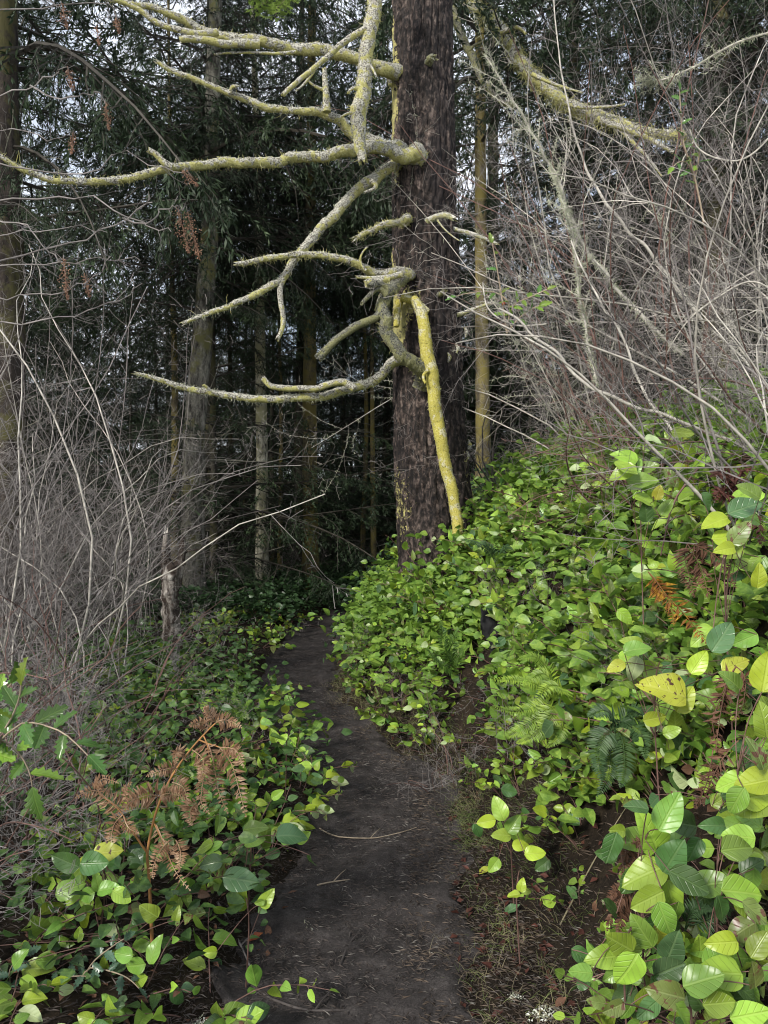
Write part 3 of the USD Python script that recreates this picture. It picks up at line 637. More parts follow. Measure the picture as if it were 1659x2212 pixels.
HERO = [  # name, label, x px, depth, radius px, height, crown from, dead from, bark, needles, boughs, spread, dead, lean, dead length, curve
    ('conifer', 'thick dark trunk cut off by the left edge of the frame', 15, 9.0, 42, 17, 4.6, 1.5, 'brown_bark', 'needles_dark', 80, 1.25, 20, (-.006, 0), 1.2, None),
    ('conifer', 'bent grey-barked conifer with drooping dark boughs, left of the slim pale trunk', 408, 11.5, 26, 16, 4.3, 1.4, 'grey_bark', 'needles_dark', 95, 1.35, 26, (.006, 0), 1.1, ([0, 2.5, 4, 6, 16], [0, .10, .22, .30, .3])),
    ('slim_conifer', 'slim pale straight trunk ringed with short dead side branches', 572, 13.0, 14.5, 13, 5.6, .7, 'pale_bark', 'needles_grey', 60, 1.0, 46, (-.022, 0), .8, None),
    ('mossy_conifer', 'golden mossy trunk with a dark shaded strip, middle of the forest gap', 667, 13.8, 17, 17, 5.6, 1.5, 'mossy_bark', 'needles_dark', 75, 1.25, 18, (.004, 0), 1.0, None),
    ('conifer', 'grey trunk standing just left behind the golden mossy trunk', 650, 16.2, 15, 16, 5.8, 1.2, 'far_bark', 'needles_dark', 70, 1.2, 20, (.004, 0), 1.0, None),
    ('mossy_conifer', 'mossy trunk seen right behind the huge fir', 1046, 10.5, 16, 15, 4.9, 2.2, 'mossy_bark', 'needles_dark', 85, 1.3, 20, (-.010, 0), 1.2, None),
    ('conifer', 'trunk behind the red-brown twigs in the upper right corner', 1552, 11.5, 32, 17, 4.6, 2.4, 'brown_bark', 'needles_dark', 90, 1.35, 20, (0, 0), 1.2, None),
    ('thin_conifer', 'thin brown trunk just left of the bent grey-barked conifer', 376, 12.6, 9, 12, 5.0, .8, 'mossy_bark', 'needles_grey', 50, 1.0, 24, (-.004, 0), .7, None),
    ('sapling', 'pole-thin mossy sapling beside the left flank of the huge fir', 810, 14.5, 6.5, 10, 5.2, .6, 'mossy_bark', 'needles_far', 40, .8, 30, (-.004, 0), .6, None),
    ('sapling', 'second pole-thin sapling, a little left of the one beside the fir', 787, 15.0, 6, 10, 5.4, .6, 'mossy_bark', 'needles_far', 40, .8, 26, (0, 0), .6, None),
    ('sapling', 'thin mossy sapling between the slim pale trunk and the golden one', 603, 15.5, 5.5, 10, 5.6, .8, 'mossy_bark', 'needles_far', 36, .8, 24, (0, 0), .6, None),
    ('sapling', 'thin brown sapling between the bent conifer and the slim pale trunk', 496, 16.5, 7, 11, 5.6, 1.2, 'far_bark', 'needles_grey', 40, .9, 24, (0, 0), .7, None),
]
for k, (nm, lab, x, d, rp, H, zc, zd, bk, nd, nb, sp, dead, lean, dl, curve) in enumerate(HERO):
    X = P(x, 0, d)[0]
    t = thing(nm, lab, 'tree', (X, d, ground_at(X, d)))
    conifer(t, 1000 + k, H, rp * d / F, zc, zd, bk, nd, nb, sp, dead, lean, deadlen=dl, dead_parts=(k in (1, 2, 3)), curve=curve)

# kinds of conifer, repeated through the deep forest
KINDS = [('dark spruce', 'needles_dark', 17, .17, 3.2, 1.0, 1.5, 'brown_bark'), ('grey-needled conifer', 'needles_grey', 15, .14, 3.4, .8, 1.35, 'far_bark'),
         ('dark fir', 'needles_dark', 19, .20, 4.0, 1.0, 1.6, 'far_bark'), ('pale green far conifer', 'needles_far', 16, .15, 2.2, .8, 1.45, 'far_bark'), ('young dark conifer', 'needles_dark', 7.5, .07, .25, .2, 1.15, 'far_bark')]
models = []
for k, (nm, nd, H, r0, zc, zd, sp, bk) in enumerate(KINDS):
    m = model('forest_conifer'); models.append(m)
    conifer(m, 2000 + k, H, r0, zc, zd, bk, nd, 1, sp, 22, deadlen=1.2, sides=8)
SPOTS = [(-3.6, 16, 1), (-8.8, 17, 0), (.1, 19, 1), (2.6, 18.5, 2), (3.2, 13.0, 0),
         (5.0, 11.8, 1), (7.0, 13.5, 0), (6.2, 18, 3), (8.8, 17, 2), (4.0, 22, 0), (-10.5, 21, 3), (-11, 26, 0), (-6, 27, 0), (-1.5, 29, 2), (2.8, 29, 3), (7.5, 26, 0), (11, 23, 2), (-9, 32, 2), (-4, 34, 3), (1, 35, 0), (5.5, 34, 2), (10, 33, 0), (-14, 33, 2), (15, 33, 3), (-17, 42, 0), (-10, 43, 2), (-3, 44, 0), (4, 44, 2), (11, 44, 0), (18, 44, 2), (-7.8, 11.0, 0), (7.9, 9.5, 2)]
gk = np.random.default_rng(77)
SPOTS += [(x + gk.normal() * .6, y + gk.normal() * 1.2, 4) for y, xs in ((14.5, (-7.2, -4.4, 3.4, 5.4)), (17.5, (-9, -6.4, -3.4, -1.2, 1.0, 2.4, 4.4, 6.8)), (20.5, (-8.5, -5.6, -3.8, -2, .1, 1.4, 3.4, 5.6, 8)), (22.5, (-10, -7.6, -4.8, -3, -1, .8, 2.4, 4.6, 7)), (25, (-12, -9, -6.6, -4, -2, .4, 2.4, 5, 8, 11)), (31, (-16, -12.5, -9, -6, -3, 0, 3, 6, 9.5, 13)), (38, (-19, -15, -11, -7.5, -4, -1, 2, 5, 8, 12, 16))) for x in xs]
for k, (x, y, kd) in enumerate(SPOTS):
    far = y > 24
    px = 829.5 + x / y * F
    where = 'left of the bent grey trunk' if px < 400 else 'between the bent grey and golden trunks' if px < 660 else 'in the dark gap beside the huge fir' if px < 920 else 'right of the huge fir' if px < 1250 else 'beyond the right thicket'
    lab = grp = ('far off, ' if far else 'in the dark stand, ') + where
    copy(models[kd], 'young_conifer' if kd == 4 else 'forest_conifer', f'{KINDS[kd][0]} {lab}', 'tree', (x, y, ground_at(x, y)), (0, 0, gk.uniform(0, 360)), gk.uniform(.85, 1.15) * (.68 if far and kd != 4 else 1), f'{KINDS[kd][0]}s {grp}')

# a living spray of the big fir hanging into the top of the view
c0 = P(640, -40, 5.4)
for k, (yaw, pit, s) in enumerate([(2.75, .55, .26), (2.45, .75, .24), (3.0, .35, .24), (2.2, .95, .20)]):
    w, n = bough(900 + k, L=1.0, ntw=22, blade=.06, width=.010, per=34, hang=.2, droop=.3)
    rm = rot_zyx(np.array([yaw]), np.array([pit]), np.array([.2 * k]))[0].T * s
    b = part(tree, 'spray', (w[0] @ rm * [1.6, 1, 1] + c0, w[1]), 'twig_tan', False, origin=TO)
    part(b, 'needles', (n[0] @ rm * [1.6, 1, 1] + c0, n[1]), 'needles_fresh', False, origin=TO, kind='stuff')

# mossy limb of another tree slanting across the upper right
c, rr = px_limb([(985, -60), (1012, 0), (1050, 30), (1085, 70), (1110, 108), (1140, 150), (1180, 190), (1225, 225), (1275, 250), (1330, 267), (1390, 283), (1450, 290), (1500, 300)], (8.6, 8.0, 7.6), (10, 13, 14, 15, 15, 12, 7))
h = thing('arching_limb', 'long mossy limb arching down across the bare twigs, upper right', 'limb', c[0])
vf = limb(c, rr, 14, .02, .2, 701, 10)
part(h, 'limb', vf, 'lichen_limb', 50, origin=c[0])
part(h, 'moss', tufts(vf, 1700, 702, (.03, .10), .004, 1.4), 'lichen_yellow', False, origin=c[0], kind='stuff')
for s, (sp, r) in enumerate([([(1290, 256), (1340, 275), (1400, 300), (1455, 330)], (8, 4)), ([(1150, 160), (1200, 182), (1260, 200)], (5, 2)), ([(1085, 70), (1110, 60), (1135, 72)], (6, 3)), ([(1225, 225), (1290, 232), (1350, 225)], (5, 2)), ([(1330, 267), (1360, 300), (1400, 340), (1430, 380)], (5, 2))]):
    c2, r2 = px_limb(sp, (7.8, 7.6), r)
    part(h, 'side_branch', limb(c2, r2, 9, .02, .15, 710 + s), 'lichen_limb', 50, origin=c[0])
# dark limb behind it
c, rr = px_limb([(960, -40), (985, 40), (1015, 110), (1050, 180), (1085, 220), (1110, 230)], (9.0, 8.8), (10, 6))
h = thing('dark_limb', 'dark thin limb slanting behind the right flank of the huge fir', 'limb', c[0])
part(h, 'limb', limb(c, rr, 10, .02, .15, 720), 'dark_limb', 50, origin=c[0])
c2, r2 = px_limb([(1015, 110), (1030, 95), (1050, 90)], (8.9, 8.8), (4, 2))
part(h, 'side_branch', limb(c2, r2, 8, .02, .15, 721), 'dark_limb', 50, origin=c[0])

# snag on the left, charred stump in the bank
sx = P(368, 0, 7.0)[0]
h = thing('broken_snag', 'broken rotten snag with white splintered wood rising from the left thicket', 'stump', (sx, 7, 0))
SO = np.array([sx, 7.0, 0])
for k, (pts, r) in enumerate([([(372, 1520), (370, 1430), (366, 1340), (370, 1270), (374, 1215)], (19, 20, 19, 18, 14)), ([(366, 1300), (360, 1240), (357, 1190), (359, 1150)], (14, 12, 4)), ([(378, 1270), (390, 1220), (395, 1180), (396, 1165)], (10, 9, 4)), ([(398, 1195), (408, 1190), (420, 1188)], (2.5, 1.5))]):
    c, rr = px_limb(pts, (7, 6.95), r)
    part(h, 'trunk' if k == 0 else 'splinter', limb(c, rr, 14, .02, .22, 730 + k, 16, jag=.10), 'snag_wood', 50, origin=SO)
c, rr = px_limb([(1095, 1430), (1075, 1390), (1058, 1352), (1046, 1322)], (5.1, 5.0), (28, 24, 17, 7))
h = thing('charred_stump', 'charred black stump half hidden in the salal bank', 'stump', c[0])
part(h, 'trunk', limb(c, rr, 14, .015, .25, 740, 16, jag=.06), 'charred', 50, origin=c[0])
c2, r2 = px_limb([(1060, 1385), (1076, 1360), (1082, 1330)], (4.95, 4.9), (8, 5))
part(h, 'splinter', limb(c2, r2, 9, .015, .25, 741), 'charred', 50, origin=c[0])


# ------------------------------------------------------------------ leafless shrubs
def shrub(parent, seed, nst, H, lean, spread, mat, mat2, sub=(7, 6, 4), r0=.0052, bend=(0, 0, -.25), kinkk=.13, origin=np.zeros(3), base=.18, fine=1.0, curl=.5):
    g = np.random.default_rng(seed)
    a = g.uniform(0, 2 * np.pi, nst); q = np.sqrt(g.random(nst)) * base
    p0 = np.stack([np.cos(a) * q, np.sin(a) * q, np.full(nst, -.06)], 1) + origin
    d = unit(np.asarray(lean) + np.stack([np.cos(a), np.sin(a), a * 0], 1) * spread * g.uniform(.3, 1.2, (nst, 1)) + g.normal(size=(nst, 3)) * .08)
    L = H * g.uniform(.55, 1.15, nst)
    s, sr = run(g, p0, d, L, 12, np.asarray(bend), r0 * g.uniform(.6, 1.25, nst), kinkk, .3, curl)
    t1, r1 = grow(g, s, sr, sub[0], .08, .98, 58, .40, 8, np.asarray(bend) * .6 + [0, 0, .1], (.55, .006), .10, .12)
    t2, r2 = grow(g, t1, r1, sub[1], .15, .95, 60, .45, 6, np.array([0, 0, .05]), (.6, .0032), .08, .09)
    bits = [tubes(t1, r1, 3), tubes(t2, r2 * fine, 3)]
    if sub[2]:
        t3, r3 = grow(g, t2, r2, sub[2], .2, .95, 50, .5, 4, np.array([0, 0, 0]), (.65, .0021), .05, .1)
        bits.append(tubes(t3, np.maximum(r3, .0011) * fine, 3))
    for k in range(nst):
        part(parent, 'stem', tubes(s[k:k + 1], sr[k:k + 1], 5), mat)
    part(parent, 'twigs', join(bits), mat2, False, kind='stuff')
    return s, sr, t1, r1


LEFT = [('bare grey shrub with upright stems', 'twig_grey', 'twig_grey', dict(nst=7, H=2.6, lean=(-.08, 0, 1), spread=.36)),
        ('bare pale-stemmed shrub', 'twig_pale', 'twig_grey', dict(nst=6, H=2.9, lean=(-.15, 0, 1), spread=.5, r0=.0055, curl=.55)),
        ('bare dark tangled shrub', 'twig_dark', 'twig_dark', dict(nst=8, H=1.7, lean=(-.05, 0, .8), spread=.8, bend=(0, 0, -.7), curl=.9)),
        ('bare shrub with arching grey twigs', 'twig_grey', 'twig_grey', dict(nst=6, H=2.2, lean=(.1, -.1, .9), spread=.5, bend=(.05, 0, -.5))),
        ('low bare shrub with reddish twigs', 'twig_red', 'twig_grey', dict(nst=9, H=1.25, lean=(0, 0, .8), spread=.8)),
        ('tall thin bare shrub', 'twig_grey', 'twig_dark', dict(nst=5, H=3.1, lean=(.05, 0, 1), spread=.35, r0=.006, curl=.45))]
LM = []
for k, (lab, a, b, kw) in enumerate(LEFT):
    m = model('bare_shrub'); LM.append(m)
    shrub(m, 4000 + k, mat=a, mat2=b, sub=(7, 5, 2), **kw)
gl = np.random.default_rng(41)
LS = []
for d, n in ((2.5, 3), (3.0, 3), (3.6, 3), (4.6, 5), (5.6, 7), (6.6, 7), (7.8, 7), (9.2, 8), (10.8, 8), (12.5, 7)):
    lo, hi = -.54 * d - .3, float(path_x(d) - half(d)) - .75 - (.4 if d < 6 else .75)
    for x in np.linspace(lo, hi, n):
        LS.append((x + gl.normal() * .15, d + gl.normal() * .3))
for k, (x, d) in enumerate(LS):
    px = 829.5 + x / d * F
    if d < 7.1 and abs(px - 375) < 95 * 5 / d:
        continue
    kd = int(gl.choice([0, 1, 2, 3, 4, 5], p=[.34, .15, .13, .10, .12, .16]))
    if d < 4.3:
        kd = 4 if kd in (1, 5, 0) else kd
    sc = gl.uniform(.8, 1.2) * np.interp(px, [100, 320, 430, 560], [1.45, 1.1, .65, .42]) * np.interp(d, [3, 4.5, 6], [.55, .8, 1.0])
    zone = ('behind the dry bracken', 'around the broken snag', 'under the left forest edge')[0 if d < 5.2 else 1 if d < 8.5 else 2]
    copy(LM[kd], 'bare_shrub', f'{LEFT[kd][0]} {zone}', 'shrub', (x, d, ground_at(x, d)), (0, 0, gl.uniform(-50, 50)), sc, f'{LEFT[kd][0]} {zone}')
# bare shrubs behind the bend and round the feet of the slim trunks
for k in range(16):
    x, d = [(-1.9, 14.0), (-1.4, 15.5), (-2.4, 12.2), (.35, 14.5), (.1, 16.5), (-.7, 16.5), (-1.1, 18), (.9, 12.5), (1.3, 11), (-.3, 19), (1.6, 13.5), (-3, 17), (.9, 9.3), (1.5, 9.0), (2.2, 10), (.6, 17.5)][k]
    kd = int(gl.choice([0, 2, 4]))
    zone = 'at the feet of the slim trunks' if k < 8 or k in (9, 11, 15) else 'in the shade behind the huge fir'
    copy(LM[kd], 'bare_shrub', f'{LEFT[kd][0]} {zone}', 'shrub', (x, d, ground_at(x, d)), (0, 0, gl.uniform(0, 360)), gl.uniform(.6, .85), f'{LEFT[kd][0]} {zone}')

for x, d in [(.35, 4.6), (.75, 4.1), (1.1, 4.7), (.15, 5.6), (.9, 5.3), (1.35, 3.9), (-.2, 6.6), (1.25, 3.3)]:
    copy(LM[4], 'bare_shrub', 'low bare twigs poking out of the salal bank', 'shrub', (x, d, ground_at(x, d)), (0, -18, gl.uniform(0, 360)), gl.uniform(.4, .62), 'bare twigs in the salal bank')

RIGHT = [  # x, d, stems, height, lean, spread, stem look, twig look, sub, bend, label
    (1.95, 5.7, 9, 3.9, (-.44, -.05, .95), .35, 'twig_red', 'twig_grey', (9, 6, 3), (-.1, 0, -.1), 'bare shrub with long reddish stems fanning up beside the huge fir'),
    (2.35, 5.9, 9, 3.8, (-.42, 0, 1), .35, 'twig_red', 'twig_grey', (9, 6, 3), (-.1, 0, -.1), 'bare red-stemmed shrub behind the mossy arching limb'),
    (1.8, 6.4, 7, 3.9, (-.55, 0, .9), .3, 'twig_pale', 'twig_pale', (8, 5, 3), (-.1, 0, .1), 'pale bare shrub with whitish lichen on its stems'),
    (2.7, 5.0, 8, 3.2, (-.5, -.1, .85), .5, 'twig_pale', 'twig_pale', (9, 6, 3), (-.3, 0, -.4), 'bare grey shrub arching over the salal crest'),
    (3.1, 6.5, 9, 4.0, (-.2, 0, 1), .4, 'twig_pale', 'twig_grey', (9, 6, 3), (-.1, 0, -.2), 'tall bare shrub before the upper right trunk'),
    (2.4, 4.3, 8, 1.8, (-.7, -.1, .65), .5, 'twig_red', 'twig_grey', (8, 6, 3), (-.1, 0, -.3), 'low bare shrub sprawling left over the bright salal'),
    (2.0, 3.9, 6, 2.0, (-.45, -.2, .8), .6, 'twig_grey', 'twig_dark', (8, 6, 3), (-.2, 0, -.5), 'bare dark-twigged shrub at the right edge above the ferns'),
    (3.6, 5.6, 9, 3.6, (-.35, 0, .9), .5, 'twig_pale', 'twig_grey', (9, 6, 3), (-.2, 0, -.3), 'dense bare grey shrub at the right edge'),
    (1.2, 7.3, 7, 2.0, (-.1, 0, .9), .7, 'twig_dark', 'twig_grey', (8, 6, 3), (0, 0, -.4), 'bare twiggy shrub in the gap right of the huge trunk'),
    (2.0, 7.6, 8, 3.0, (-.25, 0, .9), .6, 'twig_red', 'twig_dark', (9, 6, 3), (0, 0, -.3), 'dark bare shrub deep behind the pale stems'),
    (1.75, 5.0, 8, 1.6, (-.5, 0, .55), .7, 'twig_red', 'twig_red', (8, 6, 3), (0, 0, -.2), 'low tangle of red-brown twigs right of the huge trunk'),
    (4.2, 7.4, 9, 4.0, (-.1, 0, 1), .5, 'twig_grey', 'twig_dark', (9, 6, 3), (0, 0, -.2), 'tall bare shrub under the upper right trunk'),
    (2.9, 8.2, 8, 3.4, (-.2, 0, 1), .5, 'twig_dark', 'twig_dark', (9, 5, 3), (0, 0, -.2), 'dark bare shrub at the back of the right thicket'),
    (1.75, 3.3, 4, 1.5, (-.25, -.15, .9), .5, 'twig_pale', 'twig_grey', (6, 5, 2), (-.3, 0, -.3), 'sparse pale-stemmed shrub over the yellow leaves at the right edge'),
]
for k, (x, d, n, H, lean, sp, a, b, sub, bend, lab) in enumerate(RIGHT):
    t = thing('bare_shrub', lab, 'shrub', (x, d, ground_at(x, d)))
    s, sr, t1, r1 = shrub(t, 4200 + k, n + 2, H * (1.22 if lean[0] > -.43 else .82), lean, sp, a, b, sub, bend=bend, r0=.0085, kinkk=.09, curl=.6)
    if k in (2,):
        part(t, 'lichen', tufts(join([tubes(s, sr * 1.2, 4), tubes(t1, r1 * 1.3, 4)]), 2600, 4300, (.015, .05), .0022, .2), 'lichen_tuft', False, kind='stuff')

# single pale branches that the photograph shows one by one
PALE = [
    ([(1640, 985), (1540, 935), (1420, 893), (1380, 882), (1280, 837), (1205, 762), (1150, 722), (1110, 682), (1078, 665)], (4.2, 4.4, 4.7), (5, 6, 5, 3), 'long pale branch slanting down from the holly sprig to the salal crest'),
    ([(1470, 950), (1385, 832), (1350, 742), (1300, 657), (1262, 590), (1235, 520)], (4.9, 5.2), (5, 4, 2.5), 'pale straight stem rising left from the salal crest'),
    ([(1480, 760), (1400, 700), (1330, 620), (1260, 530), (1225, 450), (1200, 380), (1160, 310), (1110, 220), (1050, 120)], (5.6, 6.0), (7, 6, 5, 2), 'whitish lichened stem rising steeply to the upper left beside the huge fir'),
    ([(1520, 700), (1405, 550), (1310, 440), (1260, 350), (1225, 220), (1205, 100), (1195, -20)], (5.6, 5.9), (6, 5, 3, 2), 'grey sapling stem bending upward through the red-brown twigs'),
    ([(1290, 830), (1262, 700), (1250, 620), (1240, 520), (1215, 430), (1190, 360)], (5.2, 5.6), (4, 3, 2), 'thin white branch bristling with tufts of lichen'),
    ([(1700, 690), (1620, 610), (1550, 640), (1480, 700), (1440, 760)], (3.6, 3.9), (3, 3, 2), 'pale crooked branch reaching in from the right edge'),
    ([(1660, 300), (1590, 345), (1545, 340), (1500, 310), (1490, 280)], (4.0, 4.2), (3, 3, 2), 'white forked branch at the right edge near the holly leaves'),
    ([(1700, 60), (1600, 90), (1500, 140), (1440, 170), (1370, 185)], (5.0, 5.4), (3, 3.5, 2), 'thin branch hung with pale lichen across the upper right'),
    ([(1180, 700), (1130, 706), (1080, 690), (1050, 655), (1042, 610)], (4.7, 4.9), (3, 3, 2), 'pale curved twig below the holly sprig'),
]
for k, (pts, d, r, lab) in enumerate(PALE):
    c, rr = px_limb(pts, d, np.array(r) * .62)
    t = thing('bare_branch', lab, 'branch', c[0])
    vf = limb(c, rr, 8, .03, .14, 4400 + k, 20, wander=2.5)
    part(t, 'stem', vf, 'twig_pale', 50, origin=c[0])
    g = np.random.default_rng(4420 + k)
    cc = np.stack([np.interp(np.linspace(0, 1, 16), np.linspace(0, 1, len(c)), np.array(c)[:, q]) for q in range(3)], 1)[None]
    cr = np.interp(np.linspace(0, 1, 16), np.linspace(0, 1, len(c)), rr)[None]
    a1, b1 = grow(g, cc, cr, 16, .15, 1, 45, .24, 7, np.array([0, 0, .1]), (.5, .005), .12, .09)
    a2, b2 = grow(g, a1, b1, 5, .2, .95, 45, .5, 5, np.array([0, 0, 0]), (.6, .0025), .05, .1)
    part(t, 'twigs', join([tubes(a1, b1, 3), tubes(a2, np.maximum(b2, .0012), 3)]), 'twig_pale' if k in (2, 4) else 'twig_grey', False, origin=c[0], kind='stuff')
    if k in (2, 4, 7):
        part(t, 'lichen', tufts(join([vf, tubes(a1, b1 * 1.2, 4)]), 2000 if k != 7 else 900, 4440 + k, (.012, .045), .002, .2), 'lichen_tuft', False, origin=c[0], kind='stuff')


# arching twigs with brown seed heads reaching in from the left edge
def panicle(g, p, q, n=26, w=.035, size=.0075):
    """A drooping brown seed head from p to q."""
    p, q = np.asarray(p), np.asarray(q); u = g.random(n * 9) ** .8
    sh = np.sin(np.pi * np.clip(u * .9 + .1, 0, 1)) * w
    b = p + (q - p) * u[:, None] + g.normal(size=(len(u), 3)) * sh[:, None] * .55
    v1 = blades(b, g.normal(size=b.shape) + [0, 0, -.4], g.normal(size=b.shape), g.uniform(.7, 1.5, len(u)) * size, size * .75)
    pts = np.stack([p + (q - p) * (u[:n, None] * .8), b[:n]], 1)
    stalk = tubes(np.stack([pts[:, 0], pts.mean(1) + [0, 0, -.004], pts[:, 1]], 1), np.full((n, 3), .001), 3)
    main = tubes(np.linspace(p, q, 5)[None], np.linspace(.002, .001, 5)[None], 3)
    return join([v1, stalk, main])


t = thing('oceanspray_shrub', 'bare shrub arching in from the left edge with drooping brown seed heads', 'shrub', (-2.6, 3.9, ground_at(-2.6, 3.9)))
OO = np.array([-2.6, 3.9, ground_at(-2.6, 3.9)])
g = np.random.default_rng(4501)
STEMS = [([(-90, 590), (60, 548), (165, 525), (265, 470), (330, 437)], 3.7, 2.2), ([(-90, 455), (60, 432), (175, 425), (265, 470), (330, 490), (372, 502)], 3.7, 2.2), ([(265, 470), (330, 482), (352, 450), (380, 450), (402, 458)], 3.7, 1.6),
         ([(-90, 470), (40, 480), (100, 540), (135, 562)], 3.5, 1.8), ([(-90, 575), (40, 572), (150, 568), (235, 560), (310, 562)], 3.6, 1.6), ([(-90, 330), (30, 360), (120, 375), (200, 372), (262, 320), (350, 370), (400, 372)], 4.0, 1.8),
         ([(-90, 640), (60, 640), (180, 610), (240, 555)], 3.5, 1.8), ([(-90, 0), (60, -10), (120, 10), (138, 22)], 3.9, 1.6), ([(-90, 230), (60, 190), (130, 150), (148, 150)], 3.9, 1.6), ([(60, 190), (140, 215), (200, 200), (228, 225)], 3.9, 1.5),
         ([(-90, 700), (100, 690), (230, 660), (300, 610)], 3.6, 1.8), ([(-90, 60), (100, 10), (230, 10), (250, 40)], 4.0, 1.5), ([(-90, 520), (60, 500), (150, 490), (240, 498)], 3.6, 1.4), ([(-90, 290), (30, 280), (110, 300), (158, 288)], 3.9, 1.5)]
allc = []
for k, (pts, d, r) in enumerate(STEMS):
    c, rr = px_limb(pts, (d, d - .1), (r * .95, r * .5))
    cc = PchipInterpolator(np.linspace(0, 1, len(c)), np.array(c), axis=0)(np.linspace(0, 1, 14)) + g.normal(size=(14, 3)) * .008
    if pts[0][0] == -90:
        cc = np.vstack([OO + g.normal(size=3) * [.12, .12, 0], (OO * .55 + cc[0] * .45) + [-.15, 0, .25], cc])
    rr = np.interp(np.linspace(0, 1, len(cc)), [0, .3, 1], [rr[0] * 1.6, rr[0], rr[-1]])
    part(t, 'stem', tubes(cc[None], rr[None], 5), 'twig_grey', origin=OO); allc.append(cc[-12:])
A = np.array(allc)
a1, b1 = grow(g, A, np.full(A.shape[:2], .003), 7, .1, .95, 40, .26, 7, np.array([0, 0, -.15]), (.6, .0022), .1, .08)
a2, b2 = grow(g, a1, b1, 2, .2, .9, 40, .5, 5, np.array([0, 0, 0]), (.6, .0014), .05, .1)
part(t, 'twigs', join([tubes(a1, b1, 3), tubes(a2, np.maximum(b2, .0009), 3)]), 'twig_grey', False, origin=OO, kind='stuff')
for k, (a, b, d, n, w) in enumerate([((385, 452), (408, 545), 3.6, 34, .045), ((405, 458), (432, 562), 3.62, 30, .028), ((138, 560), (146, 648), 3.4, 26, .022), ((228, 222), (236, 282), 3.8, 20, .02), ((158, 286), (154, 332), 3.8, 18, .018), ((250, 38), (258, 72), 3.9, 16, .018),
                                     ((134, 8), (145, 62), 3.8, 22, .025), ((146, 148), (158, 196), 3.8, 20, .022), ((395, 368), (428, 402), 3.9, 22, .025), ((208, 55), (214, 98), 3.9, 14, .015), ((182, 590), (193, 640), 3.5, 14, .018)]):
    hd = part(t, 'seed_head', panicle(g, P(*a, d), P(*b, d), n, w), 'seed_brown', False, origin=OO)
    q = A.reshape(-1, 3); q = q[np.argmin(((q - P(*a, d)) ** 2).sum(1))]
    part(hd, 'stalk', tubes(np.array([[q, (q + P(*a, d)) / 2 + [0, 0, .02], P(*a, d)]]), np.full((1, 3), .0016), 4), 'twig_grey', origin=OO)


# ------------------------------------------------------------------ leaves, salal, holly, ferns
def leaf(L, W, nu=7, nv=3, fold=.25, droop=.25, wave=.0, spiny=0, phase=0.0, blunt=.8):
    """One leaf along +x, facing +z; st holds (along, across)."""
    u = np.linspace(0, 1, nu); v = np.linspace(-1, 1, nv)
    w = np.sin(np.pi * np.clip(u, 0, 1) ** blunt) ** .62 * (1 - .25 * u)
    w[0] = .06; w[-1] = .0
    U, V = np.meshgrid(u, v, indexing='ij')
    Wd = w[:, None] * W / 2 * np.ones_like(V)
    z = fold * np.abs(V) * Wd - droop * U ** 2 * L + wave * L * np.sin(U * 11 + phase + V * 1.5) * np.abs(V)
    if spiny:
        sp = (np.arange(nu) % 2)[:, None]
        edge = (np.abs(V) > .99)
        Wd = Wd * np.where(edge, np.where(sp, 1.22, .70), 1)
        z = z + np.where(edge, np.where(sp, .05, -.03), 0) * W * spiny
        U = U + np.where(edge & (sp > 0), .035, 0)
    vv = np.stack([U * L, V * Wd, z], -1).reshape(-1, 3)
    uv = np.stack([np.broadcast_to(u[:, None], V.shape), V * np.maximum(w[:, None], .05)], -1).reshape(-1, 2)
    i, j = np.meshgrid(np.arange(nu - 1), np.arange(nv - 1), indexing='ij')
    q = np.stack([i * nv + j, (i + 1) * nv + j, (i + 1) * nv + j + 1, i * nv + j + 1], -1).reshape(-1, 4)
    return vv, np.vstack([q[:, [0, 1, 2]], q[:, [0, 2, 3]]]), uv


def put(vf, base, d, nrm):
    x, s, n = frame(d, nrm)          # s = d x n
    return vf[0] @ np.stack([x, -s, n]) + base, vf[1]


def pick(g, mix):
    k = list(mix); p = np.array([mix[x] for x in k]); return k[int(g.choice(len(k), p=p / p.sum()))]


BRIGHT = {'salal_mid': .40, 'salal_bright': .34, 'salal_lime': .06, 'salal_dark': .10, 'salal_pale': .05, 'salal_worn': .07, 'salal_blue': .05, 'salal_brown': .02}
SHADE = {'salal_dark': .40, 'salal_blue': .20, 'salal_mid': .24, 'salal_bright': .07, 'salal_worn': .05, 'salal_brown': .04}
EDGE = {'salal_mid': .3, 'salal_bright': .3, 'salal_lime': .2, 'salal_spotted': .1, 'salal_worn': .06, 'salal_dark': .1}


